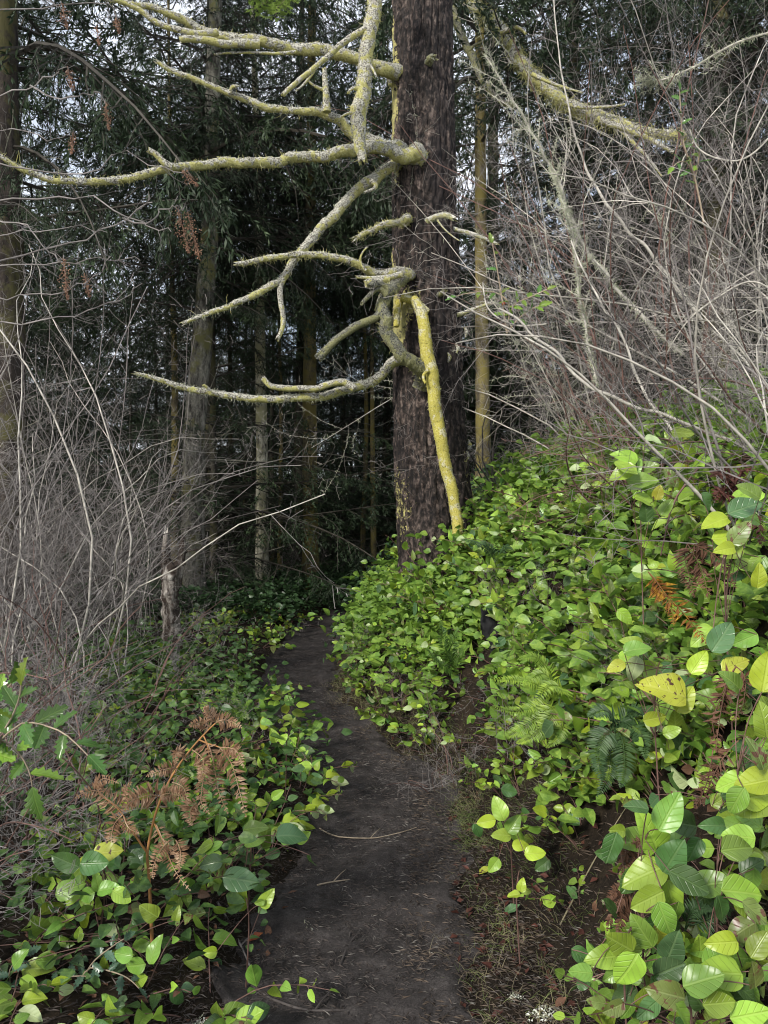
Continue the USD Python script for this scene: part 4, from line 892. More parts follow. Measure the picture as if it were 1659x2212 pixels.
def salal(parent, seed, nst, per, H, size, mix, face=(0, -.45, .9), nu=7, nv=3, spread=.6, rnd=.38, width=.70, stuff=False):
    g = np.random.default_rng(seed); stems, out = [], []
    for s in range(nst):
        a = g.uniform(0, 2 * np.pi); d = unit(np.array([math.cos(a) * spread, math.sin(a) * spread - .12, 1.0]))
        st, sr = run(g, np.array([[math.cos(a) * .03, math.sin(a) * .03, -.05]]), d[None], np.array([H * g.uniform(.65, 1.2)]), 9, np.array([[math.cos(a) * .5, math.sin(a) * .5 - .2, -.5]]), np.array([.0028]), .10, .5)
        stems.append(tubes(st, sr, 4))
        for k in range(per):
            t = .28 + .72 * (k + g.random() * .6) / per
            x = min(t, .999) * 8; i = min(int(x), 7); w = x - i
            b = st[0, i] * (1 - w) + st[0, i + 1] * w; tan = unit(st[0, i + 1] - st[0, i])
            side = unit(np.cross(tan, [0, .3, 1])) * (1 if k % 2 else -1)
            dd = unit(side + tan * .5 + g.normal(size=3) * .35)
            nn = np.asarray(face) + g.normal(size=3) * rnd
            L = size * g.uniform(.45, 1.32) * (1.1 - .3 * t)
            pet = b + dd * .012
            lf = leaf(L, L * width * g.uniform(.75, 1.22), nu, nv, g.uniform(.05, .7), g.uniform(-.1, .55), .025, phase=g.uniform(0, 6), blunt=g.uniform(.72, .95))
            stems.append(tubes(np.stack([b, b + dd * .006, pet])[None], np.full((1, 3), .0012), 3))
            out.append((put(lf, pet, dd, nn), lf[2], pick(g, mix)))
    part(parent, 'stems' if len(stems) > 1 else 'stem', join(stems), 'twig_red', True, kind='stuff')
    for vf, uv, m in out:
        part(parent, 'leaf', vf, m, True, uv)
    return out


BM = [model('salal_plant') for _ in range(8)]
for k, m in enumerate(BM):
    salal(m, 5000 + k, 5, 8, .40, .084, BRIGHT, spread=.8, face=(-.15, -.75, .6), rnd=.5)
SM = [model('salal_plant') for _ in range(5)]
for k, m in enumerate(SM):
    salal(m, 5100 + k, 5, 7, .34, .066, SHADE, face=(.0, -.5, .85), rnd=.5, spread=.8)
EM = [model('salal_plant') for _ in range(4)]
for k, m in enumerate(EM):
    salal(m, 5200 + k, 4, 8, .5, .095, EDGE, nu=9, nv=5, rnd=.42, spread=.7)


def spread_points(g, n, ylo, yhi, slo, shi, left=False, sep=.2, sepk=.0):
    """Points along the trail's side, s metres off its edge, at least sep apart."""
    out = []
    for _ in range(n * 60):
        if len(out) >= n:
            break
        y = g.uniform(ylo, yhi); s = g.uniform(slo, shi)
        x = float(path_x(y)) + (-1 if left else 1) * (float(half(y)) + s)
        if abs(x) > .54 * y + .25:
            continue
        if all((x - a) ** 2 + (y - b) ** 2 > (sep + sepk * y) ** 2 for a, b in out):
            out.append((x, y))
    return out


def clear(pts):
    """Leaves the ferns free: nothing stands in front of their fronds."""
    out = []
    for x, y in pts:
        px = 829.5 + x / y * F
        if any(a < px < b and lo < y < hi for a, b, lo, hi in ((1075, 1240, 2.6, 3.75), (1275, 1400, 2.0, 3.05), (915, 1020, 3.9, 4.75), (1410, 1530, 2.3, 2.75), (1010, 1085, 4.0, 5.1))):
            continue
        out.append((x, y))
    return out


gs = np.random.default_rng(55)
bank = spread_points(gs, 66, 3.9, 6.4, .08, .8, sep=.16) + spread_points(gs, 60, 3.5, 6.6, .7, 1.5, sep=.18) + spread_points(gs, 40, 3.0, 6.5, 1.3, 2.7, sep=.24) + spread_points(gs, 30, 6.2, 9.5, .16, 1.2, sep=.2) + spread_points(gs, 36, 2.8, 4.0, .30, 1.2, sep=.14) + spread_points(gs, 46, 2.0, 3.1, .46, 1.15, sep=.10)
bank = clear(bank) + [(.50, 5.85), (.66, 5.7), (.82, 5.9), (.58, 5.5), (.36, 5.75), (.95, 5.6), (.74, 6.15)]
for x, y in bank:
    s = x - float(path_x(y)) - float(half(y))
    if (x - .45) ** 2 + (y - 7) ** 2 < .22:
        continue
    z = ground_at(x, y)
    hero = s > 1.4 and y < 4.4
    px = 829.5 + x / y * F
    row = 'among yellowing leaves at the bank edge' if hero else 'on the bank toe' if s < .45 and y > 4.2 else 'round the foot of the huge fir' if y > 5.4 else 'low on the bank' if y < 3.8 and s < 1.2 else 'on the middle of the bank' if s < 1.0 else 'on the bank crest under bare twigs'
    col = 'where the trail bends' if px < 900 else 'below the leaning yellow limb' if px < 1080 else 'above the bright fern' if px < 1260 else 'left of the orange frond' if px < 1440 else 'by the brown ferns'
    zone = f'{row}, {col}'
    md = EM if hero else BM
    sc = gs.uniform(.75, 1.2) * (1.0 if s > .45 else .8) * (.74 if y < 3.0 else .85 if y < 3.8 and s < .8 else 1)
    copy(md[int(gs.integers(0, len(md)))], 'salal_plant', f'bright salal clump {zone}', 'salal', (x, y, z), (0, 0, gs.uniform(-70, 30)), (sc, sc, sc * gs.uniform(.8, 1.2) * (1 + .3 * min(1, s / 1.2)) * (1.35 if (x, y) in bank[-7:] else 1)), f'salal {zone}')
left = spread_points(gs, 24, 2.35, 4.6, .02, .75, True, sep=.16) + spread_points(gs, 34, 3.4, 6.6, .05, 1.6, True, sep=.22) + spread_points(gs, 46, 6.4, 11.0, .02, 1.6, True, sep=.26)
left = left[:-5] + [(-2.7, 7.0), (-2.5, 6.6), (-2.2, 6.9), (-1.9, 6.3), (-2.9, 6.5)]
for x, y in left:
    zone = 'round the stem of the dry bracken' if y < 3.3 else 'on the left edge of the trail before the bend' if y < 5.6 else 'at the foot of the left thicket'
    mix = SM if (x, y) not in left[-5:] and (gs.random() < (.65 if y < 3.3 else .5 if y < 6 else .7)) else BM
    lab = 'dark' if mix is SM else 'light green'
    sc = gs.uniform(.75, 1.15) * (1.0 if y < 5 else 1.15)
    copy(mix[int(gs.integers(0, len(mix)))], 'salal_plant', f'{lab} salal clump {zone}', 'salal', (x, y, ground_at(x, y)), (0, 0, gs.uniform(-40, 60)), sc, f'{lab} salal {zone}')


def salal_patch(seed, mix, size=.082):
    g = np.random.default_rng(seed); L = []
    for k in range(26):
        d = unit(np.append(g.normal(size=2), g.uniform(-.2, .3))); b = np.append(g.uniform(-.16, .16, 2), g.uniform(.02, .36))
        lf = leaf(size * g.uniform(.7, 1.2), size * .7, 5, 3, .3, .2)
        L.append(put(lf, b, d, np.array([-.12, -.65, .6]) + g.normal(size=3) * .5))
    return join(L)


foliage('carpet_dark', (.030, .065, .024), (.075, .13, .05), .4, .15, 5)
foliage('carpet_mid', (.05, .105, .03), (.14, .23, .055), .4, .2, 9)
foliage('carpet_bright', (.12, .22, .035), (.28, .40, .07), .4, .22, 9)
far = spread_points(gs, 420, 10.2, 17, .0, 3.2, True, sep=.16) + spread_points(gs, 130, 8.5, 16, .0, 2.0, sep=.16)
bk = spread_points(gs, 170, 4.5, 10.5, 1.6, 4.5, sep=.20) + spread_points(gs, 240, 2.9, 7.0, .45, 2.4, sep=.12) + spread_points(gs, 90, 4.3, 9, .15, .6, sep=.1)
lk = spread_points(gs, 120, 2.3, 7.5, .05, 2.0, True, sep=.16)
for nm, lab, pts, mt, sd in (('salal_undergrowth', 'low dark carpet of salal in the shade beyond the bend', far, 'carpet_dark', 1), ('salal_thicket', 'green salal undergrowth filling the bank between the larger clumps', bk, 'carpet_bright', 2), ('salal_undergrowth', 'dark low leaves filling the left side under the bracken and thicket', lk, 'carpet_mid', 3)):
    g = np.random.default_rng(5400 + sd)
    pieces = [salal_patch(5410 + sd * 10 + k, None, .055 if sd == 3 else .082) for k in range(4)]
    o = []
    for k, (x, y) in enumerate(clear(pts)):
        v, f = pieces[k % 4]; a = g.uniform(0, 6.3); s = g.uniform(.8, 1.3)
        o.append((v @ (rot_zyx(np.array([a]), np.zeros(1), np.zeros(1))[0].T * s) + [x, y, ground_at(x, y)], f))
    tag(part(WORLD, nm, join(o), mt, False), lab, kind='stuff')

# the large salal leaves nearest the camera, lower right: (x, y, length px, direction degrees, look)
NEAR = {
    'salal plant of broad glossy leaves, lowest at the bottom right': (1.62, [(1440, 2147, 75, 160, 'salal_bright'), (1475, 2195, 55, -60, 'salal_mid'), (1552, 2102, 100, 170, 'salal_bright'), (1520, 2117, 80, 30, 'salal_mid'), (1555, 2168, 65, 10, 'salal_bright'), (1630, 2107, 62, 100, 'salal_worn'), (1617, 2147, 60, -30, 'salal_dark'), (1622, 2192, 80, 15, 'salal_bright'), (1325, 2177, 48, 190, 'salal_blue'), (1505, 2157, 60, 120, 'salal_dark'), (1400, 2180, 60, 210, 'salal_dark'), (1660, 2210, 70, 200, 'salal_mid')]),
    'salal plant of pale glossy leaves left of the lowest one': (1.72, [(1387, 2012, 75, 120, 'salal_mid'), (1337, 2037, 75, 140, 'salal_bright'), (1307, 2067, 66, 165, 'salal_bright'), (1357, 2100, 75, -120, 'salal_bright'), (1254, 2100, 46, 170, 'salal_mid'), (1322, 2107, 44, -150, 'salal_mid'), (1447, 2094, 68, 40, 'salal_blue'), (1454, 2042, 75, 80, 'salal_blue'), (1437, 1987, 70, -70, 'salal_mid'), (1420, 2130, 50, -60, 'salal_dark')]),
    'salal plant with the largest leaf, beside the withered fern': (1.80, [(1405, 1797, 95, 110, 'salal_bright'), (1447, 1752, 84, 60, 'salal_mid'), (1392, 1887, 92, 190, 'salal_bright'), (1397, 1944, 74, 200, 'salal_bright'), (1452, 1949, 84, -80, 'salal_bright'), (1455, 1850, 80, 70, 'salal_dark'), (1375, 1742, 46, 160, 'salal_dark'), (1320, 1832, 66, 250, 'salal_dark'), (1490, 1905, 80, -20, 'salal_dark'), (1360, 1905, 60, 230, 'salal_dark')]),
    'salal plant at the right edge with leaves of even green': (1.72, [(1607, 1927, 92, 0, 'salal_bright'), (1540, 1910, 78, 20, 'salal_mid'), (1595, 1832, 72, 10, 'salal_mid'), (1595, 1807, 64, 170, 'salal_bright'), (1512, 2047, 72, 100, 'salal_bright'), (1565, 2037, 60, 170, 'salal_lime'), (1557, 2082, 55, 20, 'salal_mid'), (1630, 1972, 60, -40, 'salal_mid'), (1600, 2010, 70, 200, 'salal_worn'), (1640, 2040, 60, 60, 'salal_bright'), (1560, 1965, 60, -70, 'salal_dark')]),
    'salal plant with yellow-green leaves high at the right edge': (1.85, [(1640, 1627, 64, 100, 'salal_spotted'), (1630, 1692, 80, 190, 'salal_lime'), (1580, 1692, 70, 200, 'salal_bright'), (1625, 1742, 84, 190, 'salal_bright'), (1615, 1767, 62, 140, 'salal_mid'), (1655, 1450, 80, 80, 'salal_lime'), (1640, 1720, 80, 10, 'salal_lime'), (1655, 1560, 70, 100, 'salal_bright'), (1590, 1730, 60, 240, 'salal_mid')]),
    'spotted yellow salal sprig with a browned leaf edge': (2.5, [(1437, 1487, 92, 150, 'salal_spotted'), (1480, 1510, 60, 60, 'salal_lime'), (1415, 1552, 46, 20, 'salal_lime'), (1452, 1580, 36, 30, 'salal_bright'), (1330, 1440, 40, 200, 'salal_spotted'), (1370, 1445, 52, 250, 'salal_pale'), (1375, 1400, 52, 30, 'salal_mid'), (1368, 1388, 44, 150, 'salal_bright'), (1590, 1435, 58, 30, 'salal_spotted'), (1510, 1430, 56, 60, 'salal_lime')]),
    'salal sprig with yellow leaves lit above the bare litter': (2.9, [(1079, 1747, 46, 110, 'salal_bright'), (1050, 1775, 38, 185, 'salal_lime'), (1085, 1803, 38, 160, 'salal_bright'), (1120, 1808, 34, -20, 'salal_bright'), (1125, 1826, 34, 10, 'salal_lime'), (1165, 1752, 36, 150, 'salal_lime'), (1155, 1842, 40, 20, 'salal_lime'), (1110, 1780, 40, 60, 'salal_mid')]),
    'small pale salal seedling standing alone in the litter': (2.45, [(1127, 1913, 26, 80, 'salal_lime'), (1110, 1933, 26, 180, 'salal_lime'), (1138, 1926, 18, 10, 'salal_bright')]),
    'salal seedling with one rounded leaf by the trail, lower left': (2.4, [(575, 1943, 40, 60, 'salal_bright'), (453, 2057, 30, 170, 'salal_lime'), (560, 1950, 22, 200, 'salal_mid')]),
    'salal plant with round pale leaves beside the bracken stem': (2.35, [(330, 2053, 50, 80, 'salal_mid'), (290, 2087, 48, 190, 'salal_mid'), (322, 1970, 44, 130, 'salal_bright'), (265, 2062, 40, 170, 'salal_mid'), (170, 2015, 26, 80, 'salal_bright'), (42, 2070, 40, 60, 'salal_mid'), (95, 2077, 46, 180, 'salal_mid'), (306, 2115, 36, 40, 'salal_bright'), (382, 1975, 26, 80, 'salal_bright')]),
    'salal plant with three smooth leaves left of the bracken stem': (2.4, [(148, 1920, 56, 30, 'salal_mid'), (210, 1907, 38, 100, 'salal_mid'), (235, 1920, 44, 20, 'salal_mid'), (185, 1935, 40, 200, 'salal_mid'), (262, 1935, 40, -20, 'salal_bright'), (265, 1905, 36, 60, 'salal_dark'), (205, 1865, 60, 10, 'salal_dark'), (225, 1840, 60, 30, 'salal_dark'), (140, 1860, 60, 150, 'salal_dark')]),
    'salal plant reaching over the trail edge right of the bracken': (2.8, [(547, 1787, 48, 30, 'salal_mid'), (550, 1815, 46, 10, 'salal_mid'), (600, 1716, 30, 40, 'salal_bright'), (630, 1802, 60, 10, 'salal_blue'), (655, 1808, 34, 40, 'salal_bright'), (440, 1830, 40, 200, 'salal_bright'), (455, 1865, 46, 180, 'salal_blue'), (520, 1900, 70, 0, 'salal_blue'), (480, 1875, 44, 60, 'salal_dark'), (463, 1830, 40, 30, 'salal_mid')]),
    'salal shoot with pale round leaves over the trail, left of the bend': (3.9, [(570, 1562, 26, 100, 'salal_lime'), (592, 1590, 28, 100, 'salal_bright'), (611, 1596, 24, 60, 'salal_bright'), (658, 1655, 28, 170, 'salal_bright'), (685, 1655, 18, 80, 'salal_bright'), (575, 1560, 24, 0, 'salal_mid')]),
    'salal sprig with broad yellow leaves on the crest, upper right': (3.2, [(1352, 985, 52, 150, 'salal_bright'), (1345, 1020, 56, 200, 'salal_bright'), (1372, 1008, 44, 60, 'salal_mid'), (1400, 1012, 46, 20, 'salal_mid'), (1352, 1012, 48, -30, 'salal_bright'), (1372, 1048, 36, 190, 'salal_bright'), (1422, 1064, 30, 80, 'salal_spotted'), (1395, 1078, 46, -10, 'salal_bright'), (1388, 1040, 60, 0, 'salal_mid'), (1395, 1105, 44, 100, 'salal_dark'), (1440, 1095, 40, 60, 'salal_mid'), (1412, 948, 34, 0, 'salal_pale'), (1475, 935, 44, 0, 'salal_bright'), (1450, 1030, 40, 120, 'salal_mid')]),
    'salal sprig with big round leaves under the dead fern, right edge': (2.5, [(1545, 1127, 60, 190, 'salal_lime'), (1610, 1095, 70, 30, 'salal_blue'), (1570, 1162, 56, 10, 'salal_lime'), (1568, 1185, 40, 180, 'salal_lime'), (1600, 1150, 56, 60, 'salal_mid'), (1640, 1245, 50, 90, 'salal_lime'), (1560, 1375, 70, 60, 'salal_blue'), (1620, 1060, 50, 140, 'salal_mid')]),
}
gn = np.random.default_rng(5600)
for lab, (d0, L) in NEAR.items():
    cx = np.mean([q[0] for q in L]); ylow = max(q[1] for q in L)
    bx, bd = P(cx, 0, d0 + .22)[0], d0 + .22
    B = np.array([bx, bd, ground_at(bx, bd) - .02])
    t = thing('salal_plant', lab, 'salal', B)
    bits = []
    tops = [P(x, y, d0 + gn.uniform(-.09, .09)) for x, y, *_ in L]
    cen = np.mean(tops, 0)
    st = np.array([B, B * .6 + cen * .4 + [0, .05, 0], cen + [0, .07, -.01], cen + [0, .03, .05]])
    stc = PchipInterpolator([0, .4, .8, 1], st, axis=0)(np.linspace(0, 1, 10))
    bits.append(tubes(stc[None], np.linspace(.0035, .002, 10)[None], 5))
    nb_ = len(L)
    for q in range((2 if cx > 1200 else 1) * nb_ if d0 < 3 and nb_ > 6 else 0):
        x, y, lp, a, m = L[q % nb_]
        x, y = x + gn.normal() * 30, y + gn.normal() * 26 + 14
        L = L + [(x, y, lp * gn.uniform(.6, .95), gn.uniform(0, 360), pick(gn, {'salal_mid': .4, 'salal_dark': .3, 'salal_bright': .3}))]
        tops.append(P(x, y, d0 + gn.uniform(.08, .22)))
    for (x, y, lp, a, m), c in zip(L, tops):
        Lm = lp / F * d0 * 1.12
        if gn.random() < .06:
            m = pick(gn, {'salal_worn': .6, 'salal_spotted': .25, 'salal_pale': .15})
        a = math.radians(a)
        dd = unit(np.array([math.cos(a), gn.uniform(-.35, .15), math.sin(a) * .95 - .08]))
        nn = np.array([-.12, -.85, .62]) + gn.normal(size=3) * .22
        b0 = c - dd * Lm * .5
        lf = leaf(Lm, Lm * gn.uniform(.68, .84), 13, 7, gn.uniform(.05, .45), gn.uniform(-.08, .42), .028, phase=gn.uniform(0, 6), blunt=gn.uniform(.72, .86))
        k = int(gn.integers(5, 9)); a0 = stc[k]
        mid = (a0 + b0) / 2 + [0, .02, .0]
        bits.append(tubes(PchipInterpolator([0, .5, 1], np.array([a0, mid, b0 + dd * .003]), axis=0)(np.linspace(0, 1, 6))[None], np.full((1, 6), .0014), 4))
        part(t, 'leaf', put(lf, b0, dd, nn), m, True, lf[2], origin=B)
    part(t, 'stem', join(bits), 'twig_red', True, origin=B)


# holly and mahonia
def spiny_spray(t, O, pts, d, r, leaves, mat, size, seed, face=(0, -.7, .7), mat2=None):
    """A stem through photograph points with paired prickly leaves along it and one at the tip."""
    g = np.random.default_rng(seed)
    c, rr = px_limb(pts, d, r)
    cc = PchipInterpolator(np.linspace(0, 1, len(c)), np.array(c), axis=0)(np.linspace(0, 1, 14))
    part(t, 'stem', tubes(cc[None], np.interp(np.linspace(0, 1, 14), np.linspace(0, 1, len(rr)), rr)[None], 5), 'twig_tan', origin=O)
    for k in range(leaves):
        u = .2 + .8 * k / max(1, leaves - 1); x = min(u, .999) * 13; i = int(x); b = cc[i] + (cc[i + 1] - cc[i]) * (x - i)
        tan = unit(cc[i + 1] - cc[i]); nn = np.asarray(face) + g.normal(size=3) * .3
        side = unit(np.cross(tan, nn)) * (1 if k % 2 else -1)
        dd = tan if k == leaves - 1 else unit(side + tan * .45 + g.normal(size=3) * .2)
        L = size * g.uniform(.8, 1.2)
        lf = leaf(L, L * .55, 11, 5, .3, g.uniform(0, .25), .02, spiny=1.0, phase=g.uniform(0, 6), blunt=.85)
        part(t, 'leaf', put(lf, b, dd, nn), mat2 if mat2 and g.random() < .25 else mat, True, lf[2], origin=O)


def spiny_plant(name, lab, cat, base, sprays, mat, size, seed, mat2=None):
    t = thing(name, lab, cat, base)
    for k, (pts, d, r, n) in enumerate(sprays):
        spiny_spray(t, np.asarray(base), pts, d, r, n, mat, size, seed + k, mat2=mat2)
    return t


bx = np.array([-1.25, 2.05, ground_at(-1.25, 2.05)])
spiny_plant('holly_bush', 'glossy prickly holly bush reaching in at the left edge', 'holly', bx, [
    ([(-160, 1780), (-60, 1640), (20, 1560), (45, 1480)], (2.0, 1.95), (3, 2), 9), ([(-160, 1780), (-40, 1640), (60, 1560), (120, 1575), (190, 1632)], (2.0, 1.9), (3, 1.5), 10),
    ([(-160, 1780), (-60, 1650), (0, 1600), (50, 1640), (70, 1700)], (2.0, 1.95), (3, 1.5), 8), ([(-160, 1700), (-80, 1560), (0, 1500), (25, 1475)], (2.1, 2.05), (3, 1.5), 8)], 'holly_leaf', .074, 5700, 'holly_bright')
bx = np.array([-1.05, 2.5, ground_at(-1.05, 2.5)])
spiny_plant('mahonia_plant', 'low mahonia with blue-green prickly leaflets in the lower left corner', 'mahonia', bx, [
    ([(150, 2180), (200, 2080), (235, 2050), (268, 2028)], (2.45, 2.4), (2, 1.2), 7), ([(150, 2180), (190, 2110), (150, 2110), (100, 2128)], (2.45, 2.4), (2, 1.2), 7), ([(150, 2180), (200, 2090), (260, 2105), (300, 2135)], (2.45, 2.4), (2, 1.2), 6), ([(30, 2200), (20, 2110), (60, 2060)], (2.4, 2.35), (2, 1.2), 6)], 'grape_leaf', .046, 5720)
bx = np.array([.78, 5.4, ground_at(.78, 5.4)])
t = spiny_plant('holly_sapling', 'yellow-green holly sprig with a red berry right of the huge trunk', 'holly', bx, [
    ([(1095, 720), (1100, 660), (1060, 630), (985, 640)], (5.0, 5.0), (2, 1.2), 9), ([(1095, 720), (1085, 650), (1072, 570), (1063, 525)], (5.0, 5.0), (2, 1.2), 5), ([(1095, 720), (1110, 660), (1150, 640), (1182, 625)], (5.0, 4.9), (2, 1.2), 9), ([(1095, 720), (1130, 680), (1165, 660)], (5.0, 4.9), (2, 1.2), 7)], 'holly_bright', .07, 5740, 'holly_leaf')
import trimesh
sp = trimesh.creation.icosphere(2, .011)
part(t, 'berry', (sp.vertices * [1, 1, 1.1] + P(1088, 656, 4.9), sp.faces), 'red_leaf', True, origin=bx)
bx = np.array([2.2, 4.9, ground_at(2.2, 4.9)])
spiny_plant('holly_sapling', 'dark holly shoot among the bare twigs near the upper right', 'holly', bx, [
    ([(1520, 480), (1500, 380), (1475, 300), (1470, 230), (1468, 195)], (4.9, 4.8), (2, 1.2), 11), ([(1500, 390), (1480, 350), (1455, 360)], (4.9, 4.8), (2, 1.2), 6), ([(1500, 390), (1510, 340), (1505, 310)], (4.9, 4.8), (2, 1.2), 6)], 'holly_leaf', .065, 5760, 'holly_bright')


# ferns
def frond(g, c, n, plen, w=.16, curl=0.0, nrm=(0, -.6, .8), lift=.06, base=.12, sparse=0.0):
    """Rachis through points c with n pairs of narrow leaflets that shorten to the tip."""
    cc = PchipInterpolator(np.linspace(0, 1, len(c)), np.array(c, float), axis=0)(np.linspace(0, 1, 18))
    u = np.linspace(base, .995, n); x = u * 17; i = np.minimum(x.astype(int), 16); w0 = (x - i)[:, None]
    b = cc[i] * (1 - w0) + cc[i + 1] * w0; tan = unit(cc[i + 1] - cc[i])
    prof = np.minimum(1, (u - base) / .12 + .55) * (1 - u) ** .62 + .03
    out = [tubes(cc[None], np.linspace(.0022, .0008, 18)[None], 4)]
    nv = unit(np.asarray(nrm, float))
    for sd in (-1, 1):
        keep = g.random(n) >= sparse
        s = np.cross(tan, nv) * sd
        d = unit(s + tan * .32 + g.normal(size=s.shape) * (.08 + curl) + nv * (-.15 - curl * .6))
        out.append(blades(b[keep], d[keep], (np.broadcast_to(nv, d.shape) + g.normal(size=d.shape) * (.15 + curl))[keep], (prof * plen * g.uniform(.85, 1.1, n))[keep], (plen * w * (.5 + .5 * prof))[keep], lift))
    return join(out)


def fern(name, lab, cat, O, fronds, mat, seed, n=34, w=.17, curl=0.0, sparse=0.0):
    g = np.random.default_rng(seed); t = thing(name, lab, cat, O)
    for pts, d, plen in fronds:
        dd = np.interp(np.linspace(0, 1, len(pts)), np.linspace(0, 1, len(d)), d) + FD
        c = [P(x, y, z) for (x, y), z in zip(pts, dd)]
        part(t, 'frond', frond(g, c, n, plen * np.mean(d) / F, w, curl, sparse=sparse), mat, False, origin=O)
    return t


FD = -.32
fern('sword_fern', 'bright yellow-green sword fern in the middle of the bank', 'fern', P(1205, 1520, 3.65), [
    ([(1205, 1520), (1180, 1490), (1130, 1470), (1062, 1468)], (3.6, 3.45), 34), ([(1205, 1520), (1195, 1480), (1170, 1455), (1125, 1485)], (3.6, 3.4), 36), ([(1210, 1520), (1212, 1488), (1190, 1480), (1148, 1530)], (3.55, 3.35), 40),
    ([(1205, 1520), (1170, 1525), (1120, 1535), (1065, 1525)], (3.6, 3.45), 32), ([(1205, 1520), (1170, 1545), (1125, 1575), (1090, 1592)], (3.55, 3.4), 34), ([(1205, 1520), (1180, 1560), (1150, 1590), (1115, 1605)], (3.5, 3.4), 30),
    ([(1205, 1520), (1180, 1440), (1150, 1418), (1118, 1425)], (3.65, 3.6), 26), ([(1205, 1520), (1215, 1560), (1205, 1590), (1180, 1615)], (3.5, 3.4), 28)], 'fern_bright', 5801)
FD = 0
fern('sword_fern', 'dark green sword fern below the spotted yellow leaves', 'fern', P(1330, 1570, 3.0), [
    ([(1330, 1575), (1320, 1545), (1300, 1535), (1270, 1548)], (2.95, 2.8), 44), ([(1330, 1575), (1350, 1560), (1385, 1590), (1395, 1640)], (2.95, 2.75), 46), ([(1330, 1575), (1345, 1600), (1350, 1650), (1340, 1700)], (2.9, 2.75), 46),
    ([(1330, 1575), (1305, 1590), (1290, 1630), (1300, 1690)], (2.9, 2.75), 44), ([(1330, 1575), (1355, 1545), (1375, 1535), (1395, 1545)], (2.95, 2.85), 38), ([(1330, 1575), (1320, 1620), (1315, 1670), (1290, 1720)], (2.9, 2.8), 40)], 'fern_shade', 5802)
FD = -.45
fern('sword_fern', 'green sword fern with upright fronds on the lower bank', 'fern', P(985, 1450, 4.7), [
    ([(985, 1450), (968, 1420), (958, 1385), (952, 1345)], (4.6, 4.5), 28), ([(985, 1450), (975, 1410), (980, 1380), (1000, 1350)], (4.6, 4.5), 26), ([(985, 1450), (960, 1440), (940, 1425), (922, 1400)], (4.6, 4.45), 24), ([(985, 1450), (990, 1425), (1000, 1405), (1015, 1395)], (4.6, 4.5), 22)], 'fern_green', 5803)
FD = 0
fern('sword_fern', 'small dark fern at the foot of the leaning yellow limb', 'fern', P(1070, 1210, 5.6), [
    ([(1070, 1212), (1050, 1185), (1025, 1172), (995, 1165)], (5.5, 5.4), 20), ([(1070, 1212), (1062, 1185), (1045, 1172), (1030, 1185)], (5.5, 5.4), 18), ([(1070, 1212), (1085, 1190), (1095, 1180), (1110, 1190)], (5.5, 5.4), 16)], 'fern_shade', 5804)
fern('sword_fern', 'dark sword fern frond behind the large leaves, bottom right', 'fern', P(1500, 2010, 1.95), [
    ([(1490, 2000), (1530, 1985), (1560, 1965), (1585, 1955)], (1.9, 1.85), 40), ([(1480, 2010), (1520, 1960), (1570, 1950), (1640, 1975)], (1.95, 1.9), 40), ([(1480, 2010), (1490, 1975), (1510, 1960), (1540, 1965)], (1.9, 1.85), 36)], 'fern_shade', 5805)
fern('sword_fern', 'small green fern in the shade behind the dry bracken, left', 'fern', P(512, 1560, 4.6), [
    ([(512, 1560), (508, 1530), (510, 1500), (512, 1470)], (4.6, 4.5), 24), ([(512, 1560), (500, 1535), (490, 1515), (480, 1510)], (4.6, 4.5), 20), ([(512, 1560), (525, 1540), (535, 1520), (545, 1515)], (4.6, 4.5), 20)], 'fern_green', 5806)
fern('sword_fern', 'lone dying frond turned orange and yellow, right side', 'fern', P(1400, 1235, 2.75), [([(1400, 1235), (1440, 1285), (1485, 1335), (1532, 1395)], (2.7, 2.55), 50), ([(1400, 1235), (1425, 1265), (1450, 1310), (1455, 1350)], (2.7, 2.6), 34)], 'fern_orange', 5807, n=28, w=.17, curl=.12, sparse=.12)
fern('sword_fern', 'olive-brown withering fern under the big round leaves', 'fern', P(1500, 1250, 2.7), [
    ([(1485, 1175), (1500, 1200), (1520, 1240), (1530, 1290)], (2.7, 2.6), 50), ([(1485, 1175), (1520, 1185), (1560, 1215), (1590, 1270)], (2.7, 2.6), 44), ([(1485, 1175), (1480, 1210), (1490, 1250), (1500, 1290)], (2.7, 2.6), 40)], 'fern_brown', 5808, w=.15, curl=.2, sparse=.15)
fern('sword_fern', 'shrivelled brown fern hanging in curled rags at the right', 'fern', P(1575, 1450, 2.3), [
    ([(1590, 1440), (1570, 1480), (1555, 1550), (1548, 1620)], (2.3, 2.2), 44), ([(1590, 1440), (1560, 1500), (1540, 1570), (1560, 1640)], (2.3, 2.2), 40), ([(1595, 1600), (1560, 1640), (1535, 1690), (1520, 1740)], (2.2, 2.15), 40), ([(1590, 1440), (1610, 1470), (1605, 1520), (1580, 1560)], (2.3, 2.25), 34), ([(1540, 1620), (1530, 1680), (1515, 1720), (1500, 1745)], (2.2, 2.15), 34)], 'fern_brown', 5809, n=30, w=.2, curl=.5, sparse=.25)
fern('sword_fern', 'dark red dead fern under the bare twigs at the right edge', 'fern', P(1580, 1070, 3.1), [
    ([(1600, 1080), (1580, 1040), (1560, 1020), (1535, 1030)], (3.1, 3.0), 40), ([(1600, 1080), (1590, 1050), (1600, 1020), (1625, 1010)], (3.1, 3.0), 36), ([(1600, 1080), (1575, 1070), (1555, 1060), (1545, 1085)], (3.1, 3.0), 36), ([(1600, 1090), (1620, 1100), (1640, 1140), (1645, 1180)], (3.0, 2.9), 34)], 'fern_red', 5810, n=26, w=.28, curl=.35)
